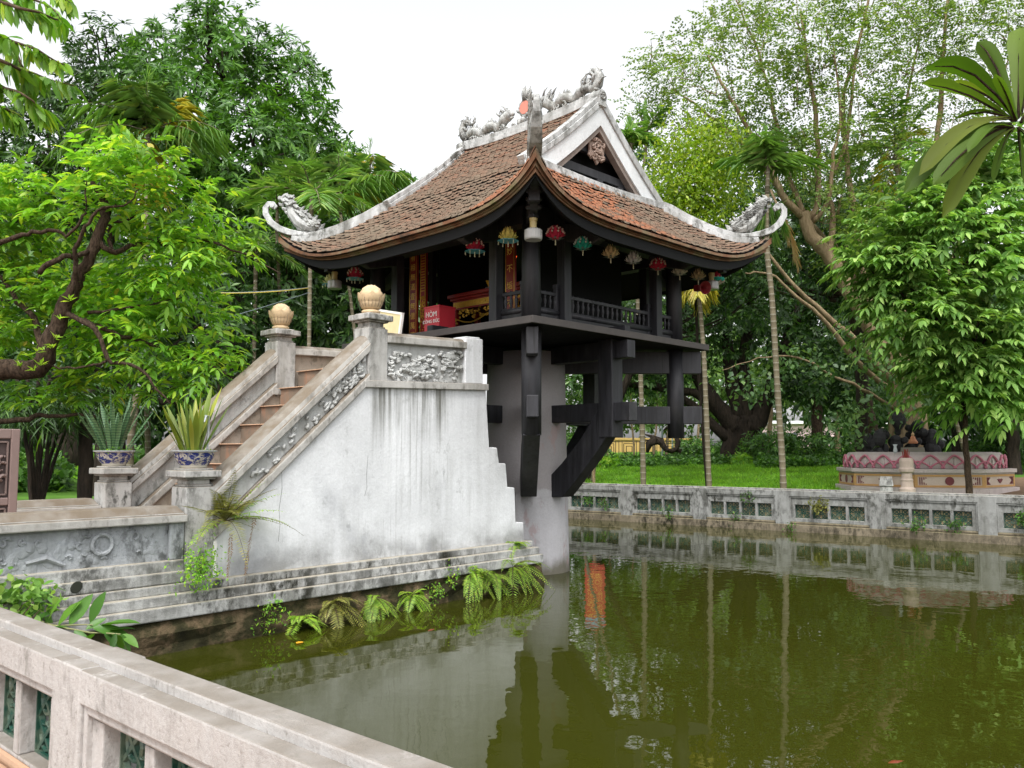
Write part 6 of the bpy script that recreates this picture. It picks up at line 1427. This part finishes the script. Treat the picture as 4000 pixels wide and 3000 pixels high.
# ------------------------------------------------------------------ potted snake plants, carved gate, creeper and ferns
def potted(x, y, z, lab, seed, mat):
    o = empty('potted_plant', lab, 'potted plant', (x,y,z), 0, 'blue and white pots on the stair posts'); g = G()
    g.lathe([(.115,0),(.125,.012),(.118,.02),(.15,.05),(.178,.10),(.188,.15),(.19,.155)], 32); p = g.build('pot', M['porc'], o, smooth=True)
    g = G(); g.lathe([(.185,.150),(.212,.158),(.215,.168),(.185,.170),(.17,.15)], 32, cap=False); g.build('pot_rim', M['rim'], p); g = G(); g.lathe([(.18,.145),(.02,.155)], 20); g.build('soil', M['soil'], p)
    R = random.Random(seed); VT = []
    for i in range(30):
        a = R.uniform(0,6.28); r_ = R.uniform(0,.13); l = R.uniform(.45,.76)*(1-.25*r_/.13); w = R.uniform(.05,.074); lean = R.uniform(.05,.32)+r_*2.2; b = Vector((r_*math.cos(a),r_*math.sin(a),.15)); d = Vector((math.cos(a)*lean,math.sin(a)*lean,1)).normalized(); tw = a+R.uniform(-1,1); s = Vector((-math.sin(tw),math.cos(tw),0)); nn = s.cross(d); V = []; T = []
        for j in range(8):
            u = j/7; wf = (.55+.6*u) if u < .55 else max(.03,.88*(1-((u-.55)/.45)**2)); c = b+d*l*u+Vector((math.cos(a),math.sin(a),-.3))*lean*l*.25*u*u
            V += [list(c-s*w/2*wf+nn*w*.18*wf), list(c), list(c+s*w/2*wf+nn*w*.18*wf)]
        for j in range(7):
            q = j*3; T += [[q,q+1,q+4],[q,q+4,q+3],[q+1,q+2,q+5],[q+1,q+5,q+4]]
        VT.append((np.array(V),np.array(T)))
    V,T = join(VT); raw_mesh('leaves', V, T, mat, o, True)
    rg = np.random.default_rng(seed); n = 90; an = rg.uniform(0,6.28,n); rr = rg.uniform(.02,.18,n); Pn = np.stack([rr*np.cos(an),rr*np.sin(an),np.full(n,.16)],1); V,T = scatter(rg, Pn, np.tile(UP,(n,1)), 2, .03, .016, .02); raw_mesh('weeds', V, T, M['lf_light'], o)
    if seed == 1:
        g = G(); g.tube([(.08,-.10,.15),(.085,-.10,.40),(.075,-.11,.50),(.04,-.13,.50),(.02,-.14,.44)], [.008,.012,.014,.013,.006], 6); g.build('dead_white_leaf', M['rim'], o)
n = N('banded_snake_leaf'); w_ = n.node('ShaderNodeTexWave', bands_direction='Z'); w_.inputs['Scale'].default_value = 11; w_.inputs['Distortion'].default_value = 3; n.L(n.vec(), w_.inputs['Vector']); n.col(n.mix(w_.outputs['Fac'], (.025,.07,.03), (.09,.17,.07))).rough(.4); M['lf_snake2'] = n.m
potted(-5.861, YN0+.141, 1.46+.175, 'blue and white pot of yellowing snake plant on the near stair post', 1, M['lf_snake'])
potted(-5.861, YF0+.045, 1.46+.175, 'blue and white pot of dark banded snake plant on the farther stair post', 2, M['lf_snake2'])
gx = onx = None
gw = at(-10,1000,8.4); o = empty('carved_gate', 'brown carved wooden gate leaf cut by the left edge of the picture', 'gate', (gw.x, .15, .93)); 
# leaf standing on the causeway, its right edge where the picture shows it
e0 = None
def hit_y(x, y, Y):
    d = FWD+RGT*((x*K-2000)/FPX)-UPV*((y*K-1500)/FPX); s = (Y-CAMP.y)/d.y; return CAMP+d*s
q = hit_y(39,1000,.15); zt2 = hit_y(39,927,.15).z; o.location = (q.x,.15,.93); H = zt2-.93
g = G(); g.box(-.075,0,-.03,.03,0,H); g.box(-.92,-.84,-.03,.03,0,H); g.box(-.84,-.075,-.028,.028,0,.09); g.box(-.84,-.075,-.028,.028,.37,.44); g.box(-.84,-.075,-.028,.028,H-.09,H+.0); g.build('gate_frame', plain('brown_gate_wood', (.20,.14,.125), .6, var=.2), o, bev=.008)
g = G(); g.box(-.84,-.075,-.008,.008,.09,.37); g.box(-.84,-.075,-.008,.008,.44,H-.09); g.build('gate_panel', plain('dark_gate_wood', (.05,.033,.03), .7), o)
g = G(); gm = M['board']
for (z0,z1) in ((.11,.35),(.46,H-.11)):
    scrolls(g, (-.82,-.012,z0), (1,0,0), (0,0,1), (0,-1,0), .73, z1-z0, 26, 71, .014, .012)
    for P_,Q_ in (((-.80,z0+.01),(-.10,z0+.01)),((-.10,z0+.01),(-.10,z1-.01)),((-.10,z1-.01),(-.80,z1-.01)),((-.80,z1-.01),(-.80,z0+.01))): g.bar((P_[0],-.02,P_[1]),(Q_[0],-.02,Q_[1]),.014,.014,(0,1,0))
g.build('gate_carving', plain('carved_gate_wood', (.17,.12,.105), .6, var=.3), o)

def fern(name, lab, base, n, L, W_, seed, lf='lf_fern', out=(0,-1,0), el=(-.2,1.2), sag=(.5,1.0), spread=1.5, extra=None, nl=34, lw=.009):
    R = random.Random(seed); rg = np.random.default_rng(seed); o = empty(name, lab, 'fern', base, 0, 'ferns growing on the old masonry'); VT = []; g = G(); a0 = math.atan2(out[1],out[0])
    for i in range(n):
        az = a0+R.uniform(-spread,spread); l = L*R.uniform(.6,1.1); path = arc((0,0,0), az, R.uniform(*el), l, R.uniform(*sag)); VT.append(frond(rg, path, nl, W_*R.uniform(.8,1.1), lw, .25, 1.25, lenf=lambda u: np.clip(1.05-u**1.5,0.05,1)*np.clip(.35+u*4,0,1), vee=.08, jit=.05, start=.1, bend=.2)); g.tube(path, [lerp(.004,.001,k/9) for k in range(10)], 4)
    V,T = join(VT); raw_mesh('fronds', V, T, M[lf], o); g.build('stalks', M['twig'], o)
    return o, rg
o, rg = fern('big_fern', 'large fern sprawling from the joint between near post and white wall', (-5.62,YN0-.03,1.12), 19, .80, .12, 301, 'lf_fernold', out=(.35,-.8,0), el=(.0,1.4), sag=(.15,.65), spread=1.6, nl=27, lw=.0095)
VT = [frond(rg, arc((0,0,0), rad(-90)+a, e, l, s), 28, .115, .0095, .25, 1.2, lenf=lambda u: np.clip(1.05-u**1.5,0.05,1), vee=.08) for a,e,l,s in ((.9,1.0,.7,.3),(1.2,.7,.75,.3),(.9,.5,.65,.35),(-1.2,.1,.5,.5),(1.4,.3,.7,.4))]
raw_mesh('fresh_fronds', join(VT)[0], join(VT)[1], M['lf_fern'], o)
VT = [frond(rg, [(.30,-.04,.10),(.28,-.06,-.05),(.24,-.05,-.30),(.20,-.05,-.62)], 40, .05, .009, .2, 1.0), frond(rg, [(.05,-.03,-.05),(.04,-.05,-.3),(.02,-.05,-.6)], 34, .04, .008, .2, 1.0)]; raw_mesh('hanging_fronds', join(VT)[0], join(VT)[1], M['lf_brown'] , o)
yb = YN0-.20
for i,(x,z,n,L,lab,lf) in enumerate(((-1.62,.30,16,.55,'thick clump of light green ferns at the right end of the plinth','lf_fern'),(-2.02,.22,11,.42,'fern clump drooping to the water just left of the thick one','lf_fern'),(-2.38,.30,10,.38,'bright fern tuft under the plinth edge, third from the pillar','lf_fern'),(-3.35,.16,7,.28,'small yellowish fern tuft halfway along the foundation','lf_fern'),(-3.9,.20,12,.36,'grassy fern spreading over the foundation below the white wall','lf_fern'),(-4.45,.22,13,.38,'yellow and brown fern clump below the near post','lf_fernold'),(-4.85,.10,10,.34,'fern with broad fronds hanging near the water at the left','lf_fern'),(-1.42,.52,4,.34,'two upright light fronds on the plinth steps','lf_fern'),(-1.15,.62,5,.34,'thin fern in the corner between stair end and pillar','lf_fern'))):
    fern('fern', lab, (x, yb+(.18 if z > .5 else 0) if x < -1.2 else -.5, z), n+4, L*1.15, .095, 310+i, lf, el=(-.5,1.0) if z < .5 else (.6,1.3), sag=(.5,1.1), out=(0,-1,0) if x < -1.2 else (.8,-.6,0), nl=24, lw=.0115)
rg = np.random.default_rng(330)
for i,(x,z,n,r,lab,lf) in enumerate(((-5.95,.62,240,.10,'bushy yellow-green weed on the plinth under the near post','lf_light'),(-3.0,.10,50,.06,'low weed on the stone foundation','lf_light'),(-5.2,.12,70,.08,'creeping weed on the mossy foundation at the left','lf_light'),(-2.75,.25,40,.06,'sprouting weed under the plinth edge','lf_light'))):
    o = empty('weed', lab, 'weed', (x,yb+.0,z), 0, 'weeds on the plinth'); Pn = rg.normal(size=(n,3))*np.array([r,.04,r*1.1])+np.array([0,0,r*.9]); Pn = Pn[Pn[:,2] > -.1]; V,T = scatter(rg, Pn, np.tile([0,-.6,.6],(len(Pn),1)), 3, .035, .018, .02); raw_mesh('leaves', V, T, M[lf], o); g = G()
    for j in range(8): g.tube([(0,.02,-.02),(rg.normal()*r*.6,-.02,r),(rg.normal()*r,-.03,r*1.9)], [.004,.003,.001], 4)
    g.build('stems', M['twig'], o)
# big-leaved creeper between near balustrade and relief wall
def hit_z(x, y, z):
    d = FWD+RGT*((x*K-2000)/FPX)-UPV*((y*K-1500)/FPX); return CAMP+d*((z-CAMP.z)/d.z)
b = Vector((-7.55,-1.25,.1)); t = Tree('broadleaf_shrub', 'broad-leaved shrub with long glossy leaves behind the near balustrade coping', 'shrub', b)
root = at(0,1330,6.9); tips = [(60,1285),(100,1300),(150,1290),(175,1320),(215,1310),(250,1330)]; VT = []; rg = np.random.default_rng(17)
LVS = [((150,1350),(195,1285),6.55),((125,1352),(170,1300),6.6),((195,1345),(225,1280),6.5),((105,1338),(135,1290),6.65),((75,1340),(118,1318),6.6),((150,1358),(108,1352),6.5),((215,1352),(292,1340),6.3),((200,1356),(272,1368),6.25),((225,1370),(270,1405),6.2),((160,1362),(190,1385),6.35),((255,1372),(262,1400),6.15),((262,1370),(280,1405),6.1),((250,1368),(240,1402),6.15),((165,1368),(140,1385),6.35),((205,1368),(175,1395),6.3),((265,1370),(295,1392),6.15),((60,1330),(95,1300),6.7),((185,1360),(225,1335),6.4),((235,1362),(285,1355),6.25)]
for i,((x0,y0),(x1,y1),dep) in enumerate(LVS):
    a, c = at(x0,y0,dep), at(x1,y1,dep+rg.uniform(-.1,.1)); D = c-a; nn = np.array([[rg.normal()*.3,rg.normal()*.3-.4,.9]]); VT.append(blades(np.array([a]), np.array([D]), nn, D.length*1.15, D.length*.40, .08, .35, True, shape=[(.0,.06),(.12,.55),(.35,1.0),(.6,.95),(.82,.55)]))
limb(t.limbs, [b, at(20,1350,6.9), at(90,1345,6.7), at(160,1360,6.45), at(260,1370,6.15)], .014, .005, 6, .01, 2); limb(t.limbs, [at(60,1345,6.75), at(130,1350,6.6), at(200,1350,6.4)], .01, .004, 6, .01, 3)
V,T = join(VT); t.finish('areca', 'lf_mango', (V,T), 'leaves')
o = empty('creeper', 'low leafy creeper filling the corner between near balustrade and relief wall', 'creeper', (-8.1,-1.7,.1)); Pn = []
for i in range(260): q = Vector(at(rg.uniform(-60,95),rg.uniform(1265,1345),rg.uniform(6.6,7.3))); Pn.append([q.x+8.1,q.y+1.7,q.z-.1])
V,T = scatter(rg, np.array(Pn), np.tile([0,-.4,.8],(260,1)), 4, .075, .045, .06, True); raw_mesh('leaves', V, T, M['lf_ash'], o)
g = G()
for i in range(16): q = Pn[i*9]; g.tube([(0,0,0),(q[0]*.5,q[1]*.5,q[2]*.4),q], [.01,.007,.003], 5)
g.build('stems', M['twig'], o)
for i,(bay,u,z,n) in enumerate(((4.95,.0,.45,26),(3.1,.0,.32,22),(1.0,.3,.75,34),(-.62,.0,.62,70),(5.5,.0,.5,30),(1.35,.0,.28,20),(-2.65,0,.30,40),(-3.35,0,.35,40),(-4.6,0,.55,60),(-.0,.1,.02,26))):
    p = Vector((8.73,-.463,0))+Vector((-math.sin(rad(2.4)),math.cos(rad(2.4)),0))*bay+Vector((-.16,0,z)); o = empty('wall_sprout', ('leafy sprout in the first lattice bay','pale weed low in the second bay','twig hanging over the third bay','brownish vine sprawling over the fourth bay','leafy sprout beside the pillar','weed on the ledge of the third bay','sprout in the fifth bay','leafy weed near the post of the fifth bay','bushy weed in the last lattice bay at the right','weed at the waterline under the fourth bay')[i]+' of the far balustrade', 'weed', p, 0, 'weeds on the far balustrade')
    Pn = rg.normal(size=(n,3))*np.array([.04,.09,.075]); V,T = scatter(rg, Pn, np.tile([-.7,0,.5],(n,1)), 3, .055, .035, .03, False); raw_mesh('leaves', V, T, M['lf_fernold' if i == 3 else 'lf_mango'], o); g = G()
    for j in range(5): g.tube([(.08,0,-.05),tuple(Pn[j]*.6),tuple(Pn[j])], [.006,.004,.002], 4)
    g.build('stems', M['twig'], o)
# floating leaf and koi
p = hit_z(647,1388,.004); g = G(); V = [(-.06,0,0),(-.02,.028,.004),(.03,.024,.006),(.07,0,.002),(.03,-.022,.0),(-.02,-.026,.003)]; g.add(V+[(x,y,z-.003) for x,y,z in V], [(0,1,2,3,4,5),(11,10,9,8,7,6)]+[(i,(i+1)%6,6+(i+1)%6,6+i) for i in range(6)]); ob = g.build('fallen_leaf', M['petalleaf'], loc=p); tag(ob, 'single yellow leaf floating on the water by the stair base', 'leaf'); ob.rotation_euler = (0,.1,.5)
for i,(x,y,a,lab) in enumerate(((1930,1648,.3,'orange koi breaking the surface at the bottom right'),(930,1362,1.0,'reddish koi just under the surface below the white wall'),(1270,1324,.2,'small orange koi near the far balustrade reflection'))):
    p = hit_z(x,y,.0); o = empty('koi', lab, 'fish', (p.x,p.y,-.041), AZ+a-1.4, 'koi in the pond'); g = G(); g.tube([(-.17,0,0),(-.08,.015,.0),(.02,.01,.005),(.12,-.01,.0),(.17,-.015,-.005)], [.012,.032,.046,.036,.012], 8); g.build('fish_body', M['koi'], o, smooth=True); g = G(); g.prism([(-.16,0,-.002),(-.24,.045,-.002),(-.22,0,-.002),(-.24,-.045,-.002)], (0,0,.006)); g.build('tail_fin', M['koi'], o)

# ------------------------------------------------------------------ uncountable greenery
def field(name, regions, n, L, W_, lf, seed, kind='grass'):
    rg = np.random.default_rng(seed); P_ = []
    for (x0,x1,d0,d1,y0) in regions:
        for i in range(n):
            xx = rg.uniform(x0,x1); dd = d0*(d1/d0)**rg.random(); p = at(xx,y0,dd); P_.append((p.x,p.y,ground_z(p.x,p.y)-.02))
    P_ = np.array([p for p in P_ if p[2] > .4 and not (p[0] < 8.9-.042*(p[1]+.46) and -13.5 < p[1] < 9.1)]); m = len(P_)
    if kind == 'grass':
        D = nrm(rg.normal(scale=.38,size=(m,3))*np.array([1,1,0])+UP); V,T = blades(P_, D, rg.normal(size=(m,3)), L*rg.uniform(.4,1.25,m), W_, .35, .1, False, .35)
    else: V,T = scatter(rg, P_+np.array([0,0,L]), np.tile(UP,(m,1)), 3, L, W_, L*.8)
    o = raw_mesh(name, V, T, M[lf]); return tag(o, kind='stuff')
field('grass', [(1215,1830,19.0,37,1000)], 52000, .24, .020, 'lf_grass', 401)
field('grass', [(60,260,24,60,1000),(1240,2230,36,80,985)], 9000, .22, .03, 'lf_grass', 402)
field('grass', [(1800,2230,19.4,24,1040)], 3500, .09, .014, 'lf_grass', 403)
field('ground_cover', [(1215,1900,34,40,1000),(1640,1900,31,37,1000),(2150,2260,26,35,1000)], 6000, .14, .11, 'lf_cover', 404, 'cover')
field('ground_cover', [(270,900,21,30,1000),(0,120,20,27,1000)], 4000, .22, .13, 'lf_cover', 405, 'cover')
for i,(x,y,dep,w,h,lab) in enumerate(((1690,985,35,105,44,'dark leafy shrub between banyan and brown trunk'),(1500,965,44.5,60,26,'dark shrub in front of the iron fence'),(1860,985,34,70,34,'glossy shrub left of the lotus planter'),(1250,950,36,60,50,'shrub at the lawn edge beside the pillar'),(1940,960,27,50,34,'shrub with reddish leaves behind the planter rim'),(2140,1000,27,90,50,'low dark shrub behind the right side of the planter'),(1600,1005,34,30,14,'young pale-leaved plant at the foot of the banyan'),(1320,1000,34,40,14,'seedling with broad leaves in the shaded ground cover'),(1560,950,44,30,26,'pointed-leaved shrub beside the banyan'))):
    f = ground_at(x,y,dep); o = empty('shrub', lab, 'shrub', f); rg = np.random.default_rng(500+i); c = np.array([0,0,px(h,dep)*.8]); lob = [(c+np.array([rg.normal()*px(w,dep)*.3,rg.normal()*px(w,dep)*.3,0]), px(w,dep)*.6, px(h,dep)*.9) for j in range(4)]; Pn, On = lobe_points(rg, lob, 80); Pn[:,2] = np.abs(Pn[:,2]); V,T = rosettes(rg, Pn, On, 6, .22, .06, 1.0, .2, .5); raw_mesh('leaves', V, T, M['lf_light' if i in (6,7) else 'lf_cover'], o); g = G()
    for j in range(7): q = Pn[(j*5)%len(Pn)]; g.tube([(0,0,-.1),tuple(q*.5),tuple(q)], [.02,.014,.006], 5)
    g.build('stems', M['twig'], o)
# the wood that closes the view all round reads as one mass
def wood(name, specs, seed, lf, dens=9):
    rg = np.random.default_rng(seed); lob = []
    for (x0,x1,step,y,r,dep) in specs:
        x = x0
        while x <= x1: lob.append(PL(x+rg.uniform(-.2,.2)*step, y+rg.uniform(-.15,.15)*r, dep+rg.uniform(-2,2), r*rg.uniform(.85,1.15))); x += step
    Pn, On = lobe_points(rg, lob, dens, (.5,1.0)); V,T = rosettes(rg, Pn, On, 6, .6, .26, 1.1, .3, .3); return tag(raw_mesh(name, V, T, M[lf]), kind='stuff')
wood('distant_wood', [(-700,1000,90,600,110,48),(-700,1000,90,760,110,46),(-700,1000,90,880,90,50),(-700,900,100,480,100,52)], 601, 'lf_dark', 8)
wood('distant_wood', [(1150,2900,80,880,70,92),(1150,2900,80,800,80,90),(1150,2900,90,700,90,88),(1150,2900,90,610,80,86)], 602, 'lf_far', 6)
wood('distant_wood', [(1800,3000,90,820,110,44),(1850,3000,90,680,110,44),(1850,3000,90,920,80,46),(1500,3000,110,560,90,50)], 603, 'lf_dark', 7)
